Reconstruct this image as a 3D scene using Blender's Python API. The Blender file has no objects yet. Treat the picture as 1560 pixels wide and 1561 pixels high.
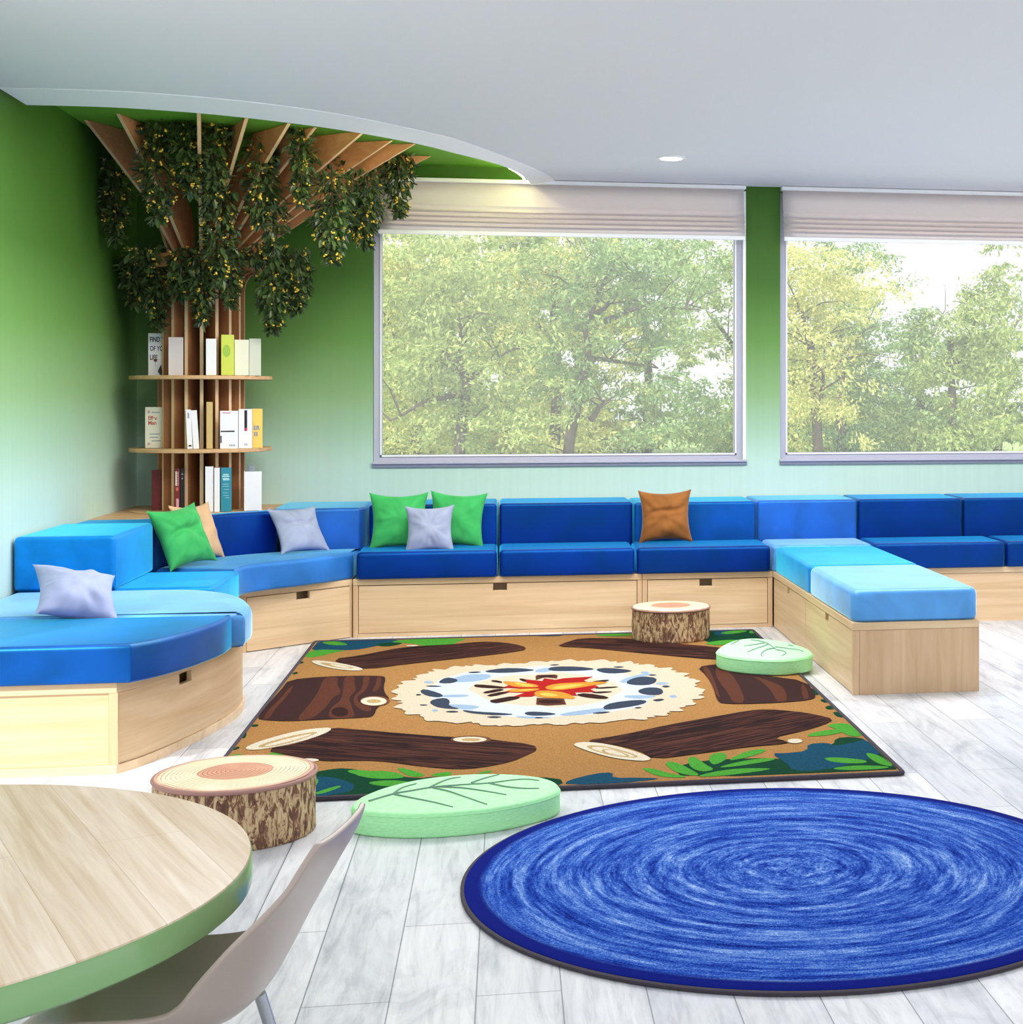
import bpy, bmesh, math, random
from mathutils import Vector, Matrix, noise as mnoise
from mathutils.geometry import tessellate_polygon
PI = math.pi
scene = bpy.context.scene
C = scene.collection
R = math.radians

# ---------------------------------------------------------------- colours
def lin(c):
    c /= 255.0
    return c / 12.92 if c <= 0.04045 else ((c + 0.055) / 1.055) ** 2.4
def rgb(r, g, b): return (lin(r), lin(g), lin(b), 1.0)

# ---------------------------------------------------------------- materials
def newmat(name):
    m = bpy.data.materials.new(name); m.use_nodes = True
    nt = m.node_tree
    return m, nt, nt.nodes['Principled BSDF']
def N(nt, t, **kw):
    n = nt.nodes.new(t)
    for k, v in kw.items(): setattr(n, k, v)
    return n
def ramp(nt, stops, interp='LINEAR'):
    r = N(nt, 'ShaderNodeValToRGB'); cr = r.color_ramp; cr.interpolation = interp
    while len(cr.elements) < len(stops): cr.elements.new(0.5)
    for e, (p, c) in zip(cr.elements, stops): e.position = p; e.color = c
    return r
def coords(nt, scale=(1, 1, 1), rot=(0, 0, 0)):
    tc = N(nt, 'ShaderNodeTexCoord'); mp = N(nt, 'ShaderNodeMapping')
    mp.inputs['Scale'].default_value = scale; mp.inputs['Rotation'].default_value = rot
    nt.links.new(tc.outputs['Object'], mp.inputs['Vector'])
    return mp.outputs['Vector']
def noise(nt, vec, scale, detail=4, rough=.55, dist=0):
    n = N(nt, 'ShaderNodeTexNoise'); nt.links.new(vec, n.inputs['Vector'])
    n.inputs['Scale'].default_value = scale; n.inputs['Detail'].default_value = detail
    n.inputs['Roughness'].default_value = rough; n.inputs['Distortion'].default_value = dist
    return n.outputs['Fac']
def bump(nt, b, h, strength=.3, dist=.01):
    n = N(nt, 'ShaderNodeBump'); n.inputs['Strength'].default_value = strength; n.inputs['Distance'].default_value = dist
    nt.links.new(h, n.inputs['Height']); nt.links.new(n.outputs['Normal'], b.inputs['Normal'])
def mixc(nt, fac, a, b, mode='MIX'):
    m = N(nt, 'ShaderNodeMix', data_type='RGBA', blend_type=mode)
    if isinstance(fac, (int, float)): m.inputs[0].default_value = fac
    else: nt.links.new(fac, m.inputs[0])
    for s, v in ((6, a), (7, b)):
        if isinstance(v, tuple): m.inputs[s].default_value = v
        else: nt.links.new(v, m.inputs[s])
    return m.outputs[2]
def plain(name, col, rough=.5, spec=.5, var=0, vscale=20, metal=0):
    m, nt, b = newmat(name)
    b.inputs['Roughness'].default_value = rough; b.inputs['Specular IOR Level'].default_value = spec
    b.inputs['Metallic'].default_value = metal
    b.inputs['Base Color'].default_value = col
    if var:
        f = noise(nt, coords(nt), vscale)
        lo = tuple(c * (1 - var) for c in col[:3]) + (1,); hi = tuple(min(1, c * (1 + var)) for c in col[:3]) + (1,)
        r = ramp(nt, [(.3, lo), (.7, hi)]); nt.links.new(f, r.inputs[0]); nt.links.new(r.outputs[0], b.inputs['Base Color'])
    return m
def velvet(name, col, tint, sheen=.7, srough=.24, var=.28, scale=5, gloss=1.0):
    m, nt, b = newmat(name)
    f = noise(nt, coords(nt), scale, 3, .5, .6)
    lo = tuple(c * (1 - var) for c in col[:3]) + (1,); hi = tuple(min(1, c * (1 + var)) for c in col[:3]) + (1,)
    r = ramp(nt, [(.3, lo), (.7, hi)]); nt.links.new(f, r.inputs[0]); nt.links.new(r.outputs[0], b.inputs['Base Color'])
    b.inputs['Roughness'].default_value = .44; b.inputs['Specular IOR Level'].default_value = gloss; b.inputs['Specular Tint'].default_value = tint
    b.inputs['Sheen Weight'].default_value = sheen; b.inputs['Sheen Roughness'].default_value = srough
    b.inputs['Sheen Tint'].default_value = tint
    bump(nt, b, noise(nt, coords(nt), 260, 2), .08, .002)
    if gloss > .5:      # upholstery: extra sheen added to brighten faces seen at a low angle
        sh = N(nt, 'ShaderNodeBsdfSheen'); sh.inputs['Roughness'].default_value = .2; sh.inputs['Color'].default_value = tuple(c * .75 for c in tint[:3]) + (1,)
        ad = N(nt, 'ShaderNodeAddShader'); nt.links.new(b.outputs[0], ad.inputs[0]); nt.links.new(sh.outputs[0], ad.inputs[1]); nt.links.new(ad.outputs[0], nt.nodes['Material Output'].inputs[0])
    return m
def wood(name, c0, c1, axis='x', rough=.45, scale=1.0, contrast=(.3, .72), spec=.35):
    m, nt, b = newmat(name)
    k = {'x': (1.3, 22, 22), 'y': (22, 1.3, 22), 'z': (22, 22, 1.3), 'h': (1.1, 1.1, 24)}[axis]
    v = coords(nt, tuple(i * scale for i in k))
    f = noise(nt, v, 1.0, 6, .6, .9)
    r = ramp(nt, [(contrast[0], c0), (contrast[1], c1)]); nt.links.new(f, r.inputs[0])
    f2 = noise(nt, coords(nt, tuple(i * scale * .35 for i in k)), 1.0, 3, .5, .5)
    r2 = ramp(nt, [(.25, (.86, .83, .79, 1)), (.6, (1, 1, 1, 1))]); nt.links.new(f2, r2.inputs[0])
    nt.links.new(mixc(nt, 1.0, r.outputs[0], r2.outputs[0], 'MULTIPLY'), b.inputs['Base Color'])
    b.inputs['Roughness'].default_value = rough; b.inputs['Specular IOR Level'].default_value = spec
    return m

M = {}
def mats():
    M['maple'] = wood('maple_plywood', rgb(206, 172, 132), rgb(230, 202, 166), 'h')
    M['maple_y'] = wood('maple_plywood_depthwise', rgb(206, 174, 134), rgb(231, 204, 168), 'h')
    M['maple_z'] = wood('maple_plywood_upright', rgb(200, 164, 126), rgb(222, 190, 154), 'z')
    M['maple_edge'] = wood('maple_edge_banding', rgb(216, 184, 146), rgb(232, 206, 172), 'x')
    M['fin'] = wood('trunk_fin_veneer', rgb(158, 104, 66), rgb(186, 130, 88), 'z', .5)
    M['branch'] = wood('branch_fin_veneer', rgb(190, 130, 88), rgb(214, 156, 112), 'x', .45)
    M['fin_edge'] = wood('fin_edge_veneer', rgb(214, 178, 138), rgb(230, 198, 160), 'z', .5)
    M['shelf'] = wood('shelf_veneer', rgb(196, 152, 108), rgb(220, 182, 138), 'x', .45)
    M['white'] = plain('white_paint', rgb(248, 248, 249), .6)
    M['ceil'] = plain('ceiling_paint', rgb(234, 234, 237), .8, .2)
    M['fabric_white'] = None
    M['frame'] = plain('window_frame_grey', rgb(176, 176, 192), .45)
    M['frame_l'] = plain('window_bead_white', rgb(240, 240, 244), .35)
    M['frame_d'] = plain('window_sill_dark_grey', rgb(120, 126, 146), .5)  # darker grey for the strip below the sill
    M['navy'] = velvet('velvet_navy', rgb(5, 20, 124), (.04, .56, 1, 1), 1.0)
    M['navy_d'] = velvet('velvet_deep_navy', rgb(6, 12, 110), (.04, .54, 1, 1), 1.0)
    M['medium'] = velvet('velvet_medium_blue', rgb(22, 76, 172), (.25, .78, 1, 1), 1.0)
    M['azure'] = velvet('velvet_azure', rgb(38, 104, 186), (.3, .82, 1, 1), 1.0)
    M['royal'] = velvet('velvet_royal_blue', rgb(10, 54, 146), (.08, .72, 1, 1), 1.0)
    M['turq'] = velvet('velvet_turquoise', rgb(16, 124, 214), (.1, .85, 1, 1), 1.0)
    M['light'] = velvet('velvet_light_blue', rgb(72, 142, 212), (.6, .92, 1, 1), 1.0)
    M['p_green'] = velvet('velvet_pillow_green', rgb(62, 166, 90), (.5, 1, .6, 1), .35, .4, .15, 9, .1)
    M['p_grey'] = velvet('velvet_pillow_grey', rgb(150, 158, 184), (.85, .88, 1, 1), .35, .4, .12, 9, .1)
    M['p_tan'] = velvet('velvet_pillow_tan', rgb(206, 168, 130), (1, .9, .8, 1), .35, .4, .12, 9, .1)
    M['p_brown'] = velvet('velvet_pillow_brown', rgb(140, 88, 44), (1, .8, .6, 1), .4, .4, .2, 9, .1)
    M['p_lilac'] = velvet('velvet_pillow_lilac', rgb(158, 166, 200), (.85, .88, 1, 1), .35, .4, .12, 9, .1)
    # leaf seat vinyl / linen
    m, nt, b = newmat('mint_linen'); M['mint'] = m
    w1 = N(nt, 'ShaderNodeTexWave'); w1.inputs['Scale'].default_value = 95; w1.inputs['Distortion'].default_value = 2
    nt.links.new(coords(nt, (1, 1, 1)), w1.inputs['Vector'])
    f = noise(nt, coords(nt, (60, 60, 400)), 1.0, 3)
    r = ramp(nt, [(.3, rgb(156, 228, 160)), (.7, rgb(180, 245, 184))]); nt.links.new(f, r.inputs[0]); nt.links.new(r.outputs[0], b.inputs['Base Color'])
    b.inputs['Roughness'].default_value = .7; bump(nt, b, f, .15, .003)
    M['vein'] = plain('leaf_stitching', rgb(112, 140, 124), .7)
    # wall gradient paint (ombre)
    m, nt, b = newmat('ombre_green_wall_paint'); M['wall'] = m
    g = N(nt, 'ShaderNodeNewGeometry'); sx = N(nt, 'ShaderNodeSeparateXYZ'); nt.links.new(g.outputs['Position'], sx.inputs[0])
    mr = N(nt, 'ShaderNodeMapRange'); mr.inputs[1].default_value = 0.5; mr.inputs[2].default_value = 2.6; nt.links.new(sx.outputs['Z'], mr.inputs[0])
    zz = lambda h: (h - .5) / 2.1
    r = ramp(nt, [(zz(.62), rgb(200, 226, 214)), (zz(.86), rgb(186, 216, 200)), (zz(1.06), rgb(160, 194, 164)), (zz(1.28), rgb(134, 170, 118)),
                  (zz(1.6), rgb(98, 142, 70)), (zz(1.95), rgb(68, 110, 40)), (zz(2.6), rgb(60, 104, 30))])
    nt.links.new(mr.outputs[0], r.inputs[0])
    f = noise(nt, coords(nt, (40, 40, .4)), 1.0, 3)
    r2 = ramp(nt, [(.3, (.95, .95, .95, 1)), (.7, (1.0, 1.0, 1.0, 1))]); nt.links.new(f, r2.inputs[0])
    nt.links.new(mixc(nt, 1.0, r.outputs[0], r2.outputs[0], 'MULTIPLY'), b.inputs['Base Color'])
    b.inputs['Roughness'].default_value = .6; b.inputs['Specular IOR Level'].default_value = .25
    M['recess'] = plain('green_ceiling_paint', rgb(104, 164, 52), .7, .2)
    # floor planks running away from the camera
    m, nt, b = newmat('whitewashed_planks'); M['floor'] = m
    tc = N(nt, 'ShaderNodeTexCoord'); sp = N(nt, 'ShaderNodeSeparateXYZ'); cb = N(nt, 'ShaderNodeCombineXYZ')
    nt.links.new(tc.outputs['Object'], sp.inputs[0])
    ax = N(nt, 'ShaderNodeMath', operation='ADD'); ax.inputs[1].default_value = 0.42 + .177 * 40; nt.links.new(sp.outputs['X'], ax.inputs[0])
    nt.links.new(sp.outputs['Y'], cb.inputs[0]); nt.links.new(ax.outputs[0], cb.inputs[1])
    br = N(nt, 'ShaderNodeTexBrick', offset=.37, offset_frequency=2)
    for k, v in (('Scale', 1), ('Mortar Size', .0016), ('Mortar Smooth', .2), ('Bias', 0), ('Brick Width', 1.25), ('Row Height', .177)): br.inputs[k].default_value = v
    br.inputs['Color1'].default_value = rgb(226, 226, 228); br.inputs['Color2'].default_value = rgb(200, 203, 208); br.inputs['Mortar'].default_value = rgb(118, 124, 132)
    nt.links.new(cb.outputs[0], br.inputs['Vector'])
    f = noise(nt, coords(nt, (26, 2.2, 1)), 1.0, 8, .68, 1.2)
    r = ramp(nt, [(.3, rgb(206, 208, 212)), (.46, rgb(242, 242, 243)), (.62, rgb(255, 255, 255))]); nt.links.new(f, r.inputs[0])
    f3 = noise(nt, coords(nt, (5, 1.4, 1)), 1.0, 5, .7, .8)
    r3 = ramp(nt, [(.34, rgb(212, 215, 219)), (.52, (1, 1, 1, 1))]); nt.links.new(f3, r3.inputs[0])
    c = mixc(nt, 1.0, br.outputs['Color'], r.outputs[0], 'MULTIPLY')
    nt.links.new(mixc(nt, 1.0, c, r3.outputs[0], 'MULTIPLY'), b.inputs['Base Color'])
    b.inputs['Roughness'].default_value = .34; b.inputs['Specular IOR Level'].default_value = .45
    # bark print
    m, nt, b = newmat('bark_print'); M['bark'] = m
    v = coords(nt, (34, 34, 11))
    f = noise(nt, v, 1.7, 8, .7, 1.0)
    r = ramp(nt, [(.40, rgb(92, 60, 44)), (.48, rgb(126, 86, 62)), (.52, rgb(190, 160, 120)), (.62, rgb(212, 186, 144)), (.8, rgb(170, 146, 92))])
    nt.links.new(f, r.inputs[0]); nt.links.new(r.outputs[0], b.inputs['Base Color'])
    b.inputs['Roughness'].default_value = .75; bump(nt, b, f, .5, .012)
    m, nt, b = newmat('growth_ring_print'); M['rings'] = m
    tc = N(nt, 'ShaderNodeTexCoord'); ln = N(nt, 'ShaderNodeVectorMath', operation='LENGTH')
    mp = N(nt, 'ShaderNodeMapping'); mp.inputs['Scale'].default_value = (1, 1, 0); nt.links.new(tc.outputs['Object'], mp.inputs['Vector'])
    nv = N(nt, 'ShaderNodeTexNoise'); nv.inputs['Scale'].default_value = 7; nv.inputs['Detail'].default_value = 1; nt.links.new(mp.outputs[0], nv.inputs['Vector'])
    nt.links.new(mp.outputs[0], ln.inputs[0])
    ad = N(nt, 'ShaderNodeMath', operation='MULTIPLY_ADD'); ad.inputs[1].default_value = .022; nt.links.new(nv.outputs['Fac'], ad.inputs[0]); nt.links.new(ln.outputs['Value'], ad.inputs[2])
    sc = N(nt, 'ShaderNodeMath', operation='MULTIPLY'); sc.inputs[1].default_value = 4.2; nt.links.new(ad.outputs[0], sc.inputs[0])
    r = ramp(nt, [(0, rgb(206, 146, 116)), (.47, rgb(208, 150, 120)), (.49, rgb(244, 222, 184)), (.86, rgb(246, 228, 192)), (.93, rgb(226, 180, 150)), (.97, rgb(176, 132, 122))])
    nt.links.new(sc.outputs[0], r.inputs[0])
    sn = N(nt, 'ShaderNodeMath', operation='SINE'); sm = N(nt, 'ShaderNodeMath', operation='MULTIPLY'); sm.inputs[1].default_value = 520
    nt.links.new(ad.outputs[0], sm.inputs[0]); nt.links.new(sm.outputs[0], sn.inputs[0])
    n4 = noise(nt, coords(nt, (6, 6, 0)), 1.0, 2)
    rl = ramp(nt, [(.55, (1, 1, 1, 1)), (.95, rgb(186, 150, 120))]); nt.links.new(sn.outputs[0], rl.inputs[0])
    rm = ramp(nt, [(.36, (0, 0, 0, 1)), (.5, (1, 1, 1, 1))]); nt.links.new(n4, rm.inputs[0])
    ln2 = mixc(nt, rm.outputs[0], (1, 1, 1, 1), rl.outputs[0])
    nt.links.new(mixc(nt, 1.0, r.outputs[0], ln2, 'MULTIPLY'), b.inputs['Base Color']); b.inputs['Roughness'].default_value = .6
    M['piping'] = plain('stump_piping', rgb(160, 118, 108), .6)
    # rug pile colours
    def pile(name, c, v=.3):
        m, nt, b = newmat(name); c = tuple(i * .58 for i in c[:3]) + (1,)
        f = noise(nt, coords(nt), 210, 3, .7)
        lo = tuple(i * (1 - v) for i in c[:3]) + (1,); hi = tuple(min(1, i * (1 + v)) for i in c[:3]) + (1,)
        r = ramp(nt, [(.35, lo), (.65, hi)]); nt.links.new(f, r.inputs[0]); nt.links.new(r.outputs[0], b.inputs['Base Color'])
        b.inputs['Roughness'].default_value = .95; b.inputs['Specular IOR Level'].default_value = .05
        bump(nt, b, f, .25, .003); return m
    P = {'sand': (190, 140, 84), 'cream': (238, 220, 194), 'ivory': (244, 232, 208), 'tan': (206, 176, 122), 'ringtan': (128, 84, 60), 'paleblue': (226, 234, 246),
         'ltblue': (168, 194, 222), 'slate': (66, 76, 96), 'teal': (26, 84, 112), 'dgreen': (16, 74, 50), 'lgreen': (86, 176, 62), 'red': (188, 36, 36),
         'orange': (238, 158, 60), 'yellow': (250, 206, 96), 'logbrown': (104, 62, 48), 'logdark': (62, 38, 36)}
    for k, v in P.items(): M['rug_' + k] = pile('rug_' + k, rgb(*v))
    def log(name, ang, stretch, scale, dist):
        m, nt, b = newmat(name)
        # irregular grain running along the printed log
        v = coords(nt, (1, 1, 1), (0, 0, ang))
        mp = N(nt, 'ShaderNodeMapping'); mp.inputs['Scale'].default_value = (stretch * 9, scale * 3.4, 1); nt.links.new(v, mp.inputs['Vector'])
        w = noise(nt, mp.outputs[0], 1.0, 2, .5, dist * .3)
        r = ramp(nt, [(.0, rgb(76, 45, 37)), (.34, rgb(72, 42, 35)), (.365, rgb(38, 24, 25)), (.48, rgb(40, 26, 26)), (.5, rgb(80, 47, 38)), (.56, rgb(74, 43, 36)), (.585, rgb(38, 24, 25)), (1, rgb(42, 27, 27))]); nt.links.new(w, r.inputs[0])
        f = noise(nt, coords(nt), 330, 2, .6); r2 = ramp(nt, [(.35, (.8, .8, .8, 1)), (.65, (1.1, 1.1, 1.1, 1))]); nt.links.new(f, r2.inputs[0])
        nt.links.new(mixc(nt, 1.0, r.outputs[0], r2.outputs[0], 'MULTIPLY'), b.inputs['Base Color']); b.inputs['Roughness'].default_value = .95
        b.inputs['Specular IOR Level'].default_value = .05
        return m
    M['rug_log_a'] = log('rug_log_near_left', R(26), .14, 6.5, 4.5)
    M['rug_log_b'] = log('rug_log_far_left', R(-30), .14, 6.5, 4)
    M['rug_log_b2'] = log('rug_log_far_right', R(25), .14, 6.5, 4)
    M['rug_log_c'] = plain('rug_log_side', rgb(52, 33, 32), .95, .05, .15, 300)
    M['rug_log_d'] = log('rug_log_near_right', R(-33), .14, 6.5, 5)
    M['binding'] = plain('rug_binding', rgb(66, 60, 70), .8, .2)
    # round blue rug: concentric streaks
    m, nt, b = newmat('blue_swirl_pile'); M['swirl'] = m
    tc = N(nt, 'ShaderNodeTexCoord'); s = N(nt, 'ShaderNodeSeparateXYZ'); nt.links.new(tc.outputs['Object'], s.inputs[0])
    rr = N(nt, 'ShaderNodeVectorMath', operation='LENGTH'); mp = N(nt, 'ShaderNodeMapping'); mp.inputs['Scale'].default_value = (1, 1, 0)
    nt.links.new(tc.outputs['Object'], mp.inputs['Vector']); nt.links.new(mp.outputs[0], rr.inputs[0])
    nz = N(nt, 'ShaderNodeVectorMath', operation='NORMALIZE'); nt.links.new(mp.outputs[0], nz.inputs[0])
    def swirl(rs, asc, zoff, detail=5):
        a = N(nt, 'ShaderNodeVectorMath', operation='SCALE'); a.inputs['Scale'].default_value = asc; nt.links.new(nz.outputs[0], a.inputs[0])
        q = N(nt, 'ShaderNodeMath', operation='MULTIPLY_ADD'); q.inputs[1].default_value = rs; q.inputs[2].default_value = zoff; nt.links.new(rr.outputs['Value'], q.inputs[0])
        sa = N(nt, 'ShaderNodeSeparateXYZ'); nt.links.new(a.outputs[0], sa.inputs[0])
        cc = N(nt, 'ShaderNodeCombineXYZ'); nt.links.new(sa.outputs[0], cc.inputs[0]); nt.links.new(sa.outputs[1], cc.inputs[1]); nt.links.new(q.outputs[0], cc.inputs[2])
        return noise(nt, cc.outputs[0], 1.0, detail, .7)
    f1 = swirl(30, 1.5, 3, 3); f2 = swirl(110, 9, 11, 5); f3 = noise(nt, coords(nt), 240, 2, .7)
    a1 = N(nt, 'ShaderNodeMath', operation='MULTIPLY_ADD'); a1.inputs[1].default_value = .55; nt.links.new(f2, a1.inputs[0]); nt.links.new(f1, a1.inputs[2])
    a2 = N(nt, 'ShaderNodeMath', operation='MULTIPLY_ADD'); a2.inputs[1].default_value = .7; nt.links.new(f3, a2.inputs[0]); nt.links.new(a1.outputs[0], a2.inputs[2])
    r = ramp(nt, [(.80/1.6, rgb(5, 18, 96)), (.93/1.6, rgb(18, 52, 152)), (1.06/1.6, rgb(44, 90, 186)), (1.2/1.6, rgb(104, 142, 208)), (1.36/1.6, rgb(170, 192, 230))])
    d = N(nt, 'ShaderNodeMath', operation='DIVIDE'); d.inputs[1].default_value = 1.7; nt.links.new(a2.outputs[0], d.inputs[0]); nt.links.new(d.outputs[0], r.inputs[0])
    # navy outer band
    re = ramp(nt, [(.935, (0, 0, 0, 1)), (.955, (1, 1, 1, 1))]); rd = N(nt, 'ShaderNodeMath', operation='DIVIDE'); rd.inputs[1].default_value = .84
    nt.links.new(rr.outputs['Value'], rd.inputs[0]); nt.links.new(rd.outputs[0], re.inputs[0])
    nt.links.new(mixc(nt, re.outputs[0], r.outputs[0], rgb(10, 26, 120)), b.inputs['Base Color'])
    b.inputs['Roughness'].default_value = .95; b.inputs['Specular IOR Level'].default_value = .05; bump(nt, b, f3, .5, .006)
    # table
    m, nt, b = newmat('ash_butcher_planks'); M['table'] = m
    ang = math.atan2(-.41, .186)
    v = coords(nt, (1, 1, 1), (0, 0, -ang))
    br = N(nt, 'ShaderNodeTexBrick', offset=.43)
    for k, q in (('Scale', 1), ('Mortar Size', .0008), ('Mortar Smooth', .5), ('Bias', 0), ('Brick Width', 1.6), ('Row Height', .13)): br.inputs[k].default_value = q
    br.inputs['Color1'].default_value = rgb(236, 221, 200); br.inputs['Color2'].default_value = rgb(222, 203, 176); br.inputs['Mortar'].default_value = rgb(196, 170, 136)
    nt.links.new(v, br.inputs['Vector'])
    mp = N(nt, 'ShaderNodeMapping'); mp.inputs['Scale'].default_value = (2, 46, 1); nt.links.new(v, mp.inputs['Vector'])
    f = noise(nt, mp.outputs[0], 1.0, 6, .6, .7); r = ramp(nt, [(.3, rgb(222, 206, 182)), (.65, (1, 1, 1, 1))]); nt.links.new(f, r.inputs[0])
    nt.links.new(mixc(nt, 1.0, br.outputs['Color'], r.outputs[0], 'MULTIPLY'), b.inputs['Base Color']); b.inputs['Roughness'].default_value = .4
    M['edge_green'] = plain('table_green_edge_band', rgb(128, 170, 112), .2, .6)
    M['metal'] = plain('leg_steel', rgb(190, 194, 200), .3, .5, metal=.9)
    M['plastic'] = plain('chair_shell_plastic', rgb(172, 156, 146), .3, .5)
    # foliage
    def leaf(name, a, b_, trans=.35, rough=.4):
        m, nt, b = newmat(name)
        g = N(nt, 'ShaderNodeNewGeometry'); r = ramp(nt, [(0, a), (1, b_)]); nt.links.new(g.outputs['Random Per Island'], r.inputs[0])
        nt.links.new(r.outputs[0], b.inputs['Base Color']); b.inputs['Roughness'].default_value = rough
        t = N(nt, 'ShaderNodeBsdfTranslucent'); nt.links.new(r.outputs[0], t.inputs['Color'])
        mx = N(nt, 'ShaderNodeMixShader'); mx.inputs[0].default_value = trans
        nt.links.new(b.outputs[0], mx.inputs[1]); nt.links.new(t.outputs[0], mx.inputs[2]); nt.links.new(mx.outputs[0], nt.nodes['Material Output'].inputs[0])
        return m
    M['vine_leaf'] = leaf('vine_leaf', rgb(30, 47, 25), rgb(96, 118, 70), .12, .3)
    M['vine_stem'] = plain('vine_stem', rgb(70, 58, 34), .8)
    M['flower'] = plain('vine_flower', rgb(244, 198, 78), .6, .3, .2, 60)
    M['tl_a'] = leaf('leaf_yellow_green', rgb(156, 168, 84), rgb(240, 236, 160), .45, .7)
    M['tl_b'] = leaf('leaf_soft_green', rgb(116, 144, 80), rgb(204, 216, 136), .45, .7)
    M['tl_c'] = leaf('leaf_blue_green', rgb(100, 138, 86), rgb(172, 196, 128), .4, .7)
    M['tbark'] = plain('tree_bark', rgb(96, 86, 80), .9, .1, .3, 14)
    M['bounce'] = plain('pale_bounce_surface', rgb(226, 222, 212), .9, .1, .06, 2)  # pale surface for the ground added to bounce sun indoors
    M['grass'] = plain('meadow_ground', rgb(150, 172, 110), .9, .1, .3, 3)
    # blinds: woven, lets daylight through
    m, nt, b = newmat('blind_linen'); M['blind'] = m
    b.inputs['Base Color'].default_value = rgb(238, 234, 238); b.inputs['Roughness'].default_value = .8
    f = noise(nt, coords(nt, (3, 3, 300)), 1.0, 2); bump(nt, b, f, .1, .002)
    t = N(nt, 'ShaderNodeBsdfTranslucent'); t.inputs['Color'].default_value = rgb(242, 230, 222)
    mx = N(nt, 'ShaderNodeMixShader'); mx.inputs[0].default_value = .42
    nt.links.new(b.outputs[0], mx.inputs[1]); nt.links.new(t.outputs[0], mx.inputs[2]); nt.links.new(mx.outputs[0], nt.nodes['Material Output'].inputs[0])
    # window glass: clear, with the outdoor haze mixed in as a pale veil
    m, nt, b = newmat('window_glass'); M['glass'] = m
    tr = N(nt, 'ShaderNodeBsdfTransparent'); gl = N(nt, 'ShaderNodeBsdfGlossy'); gl.inputs['Roughness'].default_value = .03
    fr = N(nt, 'ShaderNodeFresnel'); fr.inputs['IOR'].default_value = 1.1
    df = N(nt, 'ShaderNodeBsdfTranslucent'); df.inputs['Color'].default_value = (.95, .98, 1, 1)
    m1 = N(nt, 'ShaderNodeMixShader'); m1.inputs[0].default_value = GLASS_HAZE
    nt.links.new(tr.outputs[0], m1.inputs[1]); nt.links.new(df.outputs[0], m1.inputs[2])
    m2 = N(nt, 'ShaderNodeMixShader'); nt.links.new(fr.outputs[0], m2.inputs[0]); nt.links.new(m1.outputs[0], m2.inputs[1]); nt.links.new(gl.outputs[0], m2.inputs[2])
    nt.links.new(m2.outputs[0], nt.nodes['Material Output'].inputs[0])
    def emit(name, c, s):
        m, nt, b = newmat(name); b.inputs['Emission Color'].default_value = c; b.inputs['Emission Strength'].default_value = s; b.inputs['Base Color'].default_value = c
        return m
    M['lamp'] = emit('downlight_diffuser', (1, .97, .9, 1), 3.0)
    M['led'] = emit('led_strip', (1, .86, .45, 1), 45.0)
    for k, c in {'bw': (236, 234, 238), 'bpink': (206, 196, 196), 'lime': (206, 214, 84), 'bcream': (232, 228, 206), 'bsage': (202, 206, 190), 'bgold': (200, 172, 112),
                 'byellow': (244, 200, 100), 'bred': (112, 36, 36), 'bblack': (26, 20, 22), 'bteal': (40, 136, 156), 'bgrey': (150, 160, 176), 'page': (246, 242, 230),
                 'ink': (24, 22, 28), 'inkred': (196, 96, 84), 'inkblue': (96, 136, 170), 'inkteal': (176, 216, 222), 'inkpink': (214, 160, 170), 'inkmag': (190, 44, 90),
                 'taupe': (150, 132, 122), 'limed': (158, 190, 70)}.items():
        M[k] = plain('book_' + k, rgb(*c), .5, .4)

# ---------------------------------------------------------------- objects
def link(name, me, mat=None, parent=None):
    o = bpy.data.objects.new(name, me); C.objects.link(o)
    if mat is not None and me is not None:
        for m in (mat if isinstance(mat, (list, tuple)) else [mat]): me.materials.append(m)
    if parent is not None: o.parent = parent
    return o
def obj(name, bm, mat, parent=None, smooth=False, angle=40):
    me = bpy.data.meshes.new(name)
    bmesh.ops.recalc_face_normals(bm, faces=bm.faces[:])
    bm.to_mesh(me); bm.free()
    if smooth:
        me.polygons.foreach_set('use_smooth', [True] * len(me.polygons))
        try: me.set_sharp_from_angle(angle=R(angle))
        except Exception: pass
    return link(name, me, mat, parent)
def tag(o, label=None, cat=None, group=None, kind=None):
    if label: o['label'] = label
    if cat: o['category'] = cat
    if group: o['group'] = group
    if kind: o['kind'] = kind
    return o
def thing(name, label, cat, loc=(0, 0, 0), rz=0, group=None):
    o = bpy.data.objects.new(name, None); C.objects.link(o); o.location = loc; o.rotation_euler = (0, 0, rz); o.empty_display_size = .05
    return tag(o, label, cat, group)
def struct(name, bm, mat, label, cat, parent=None, smooth=False):
    o = obj(name, bm, mat, parent, smooth)
    if parent is None: tag(o, label, cat, None, 'structure')
    return o
def new(): return bmesh.new()
def box(bm, x0, x1, y0, y1, z0, z1, bevel=0, mi=0):
    vs = [bm.verts.new(p) for p in ((x0, y0, z0), (x1, y0, z0), (x1, y1, z0), (x0, y1, z0), (x0, y0, z1), (x1, y0, z1), (x1, y1, z1), (x0, y1, z1))]
    fs = [bm.faces.new([vs[i] for i in q]) for q in ((0, 3, 2, 1), (4, 5, 6, 7), (0, 1, 5, 4), (1, 2, 6, 5), (2, 3, 7, 6), (3, 0, 4, 7))]
    for f in fs: f.material_index = mi
    if bevel:
        es = list({e for f in fs for e in f.edges})
        bmesh.ops.bevel(bm, geom=es, offset=bevel, segments=2, affect='EDGES', profile=.5)
    return bm
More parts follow.
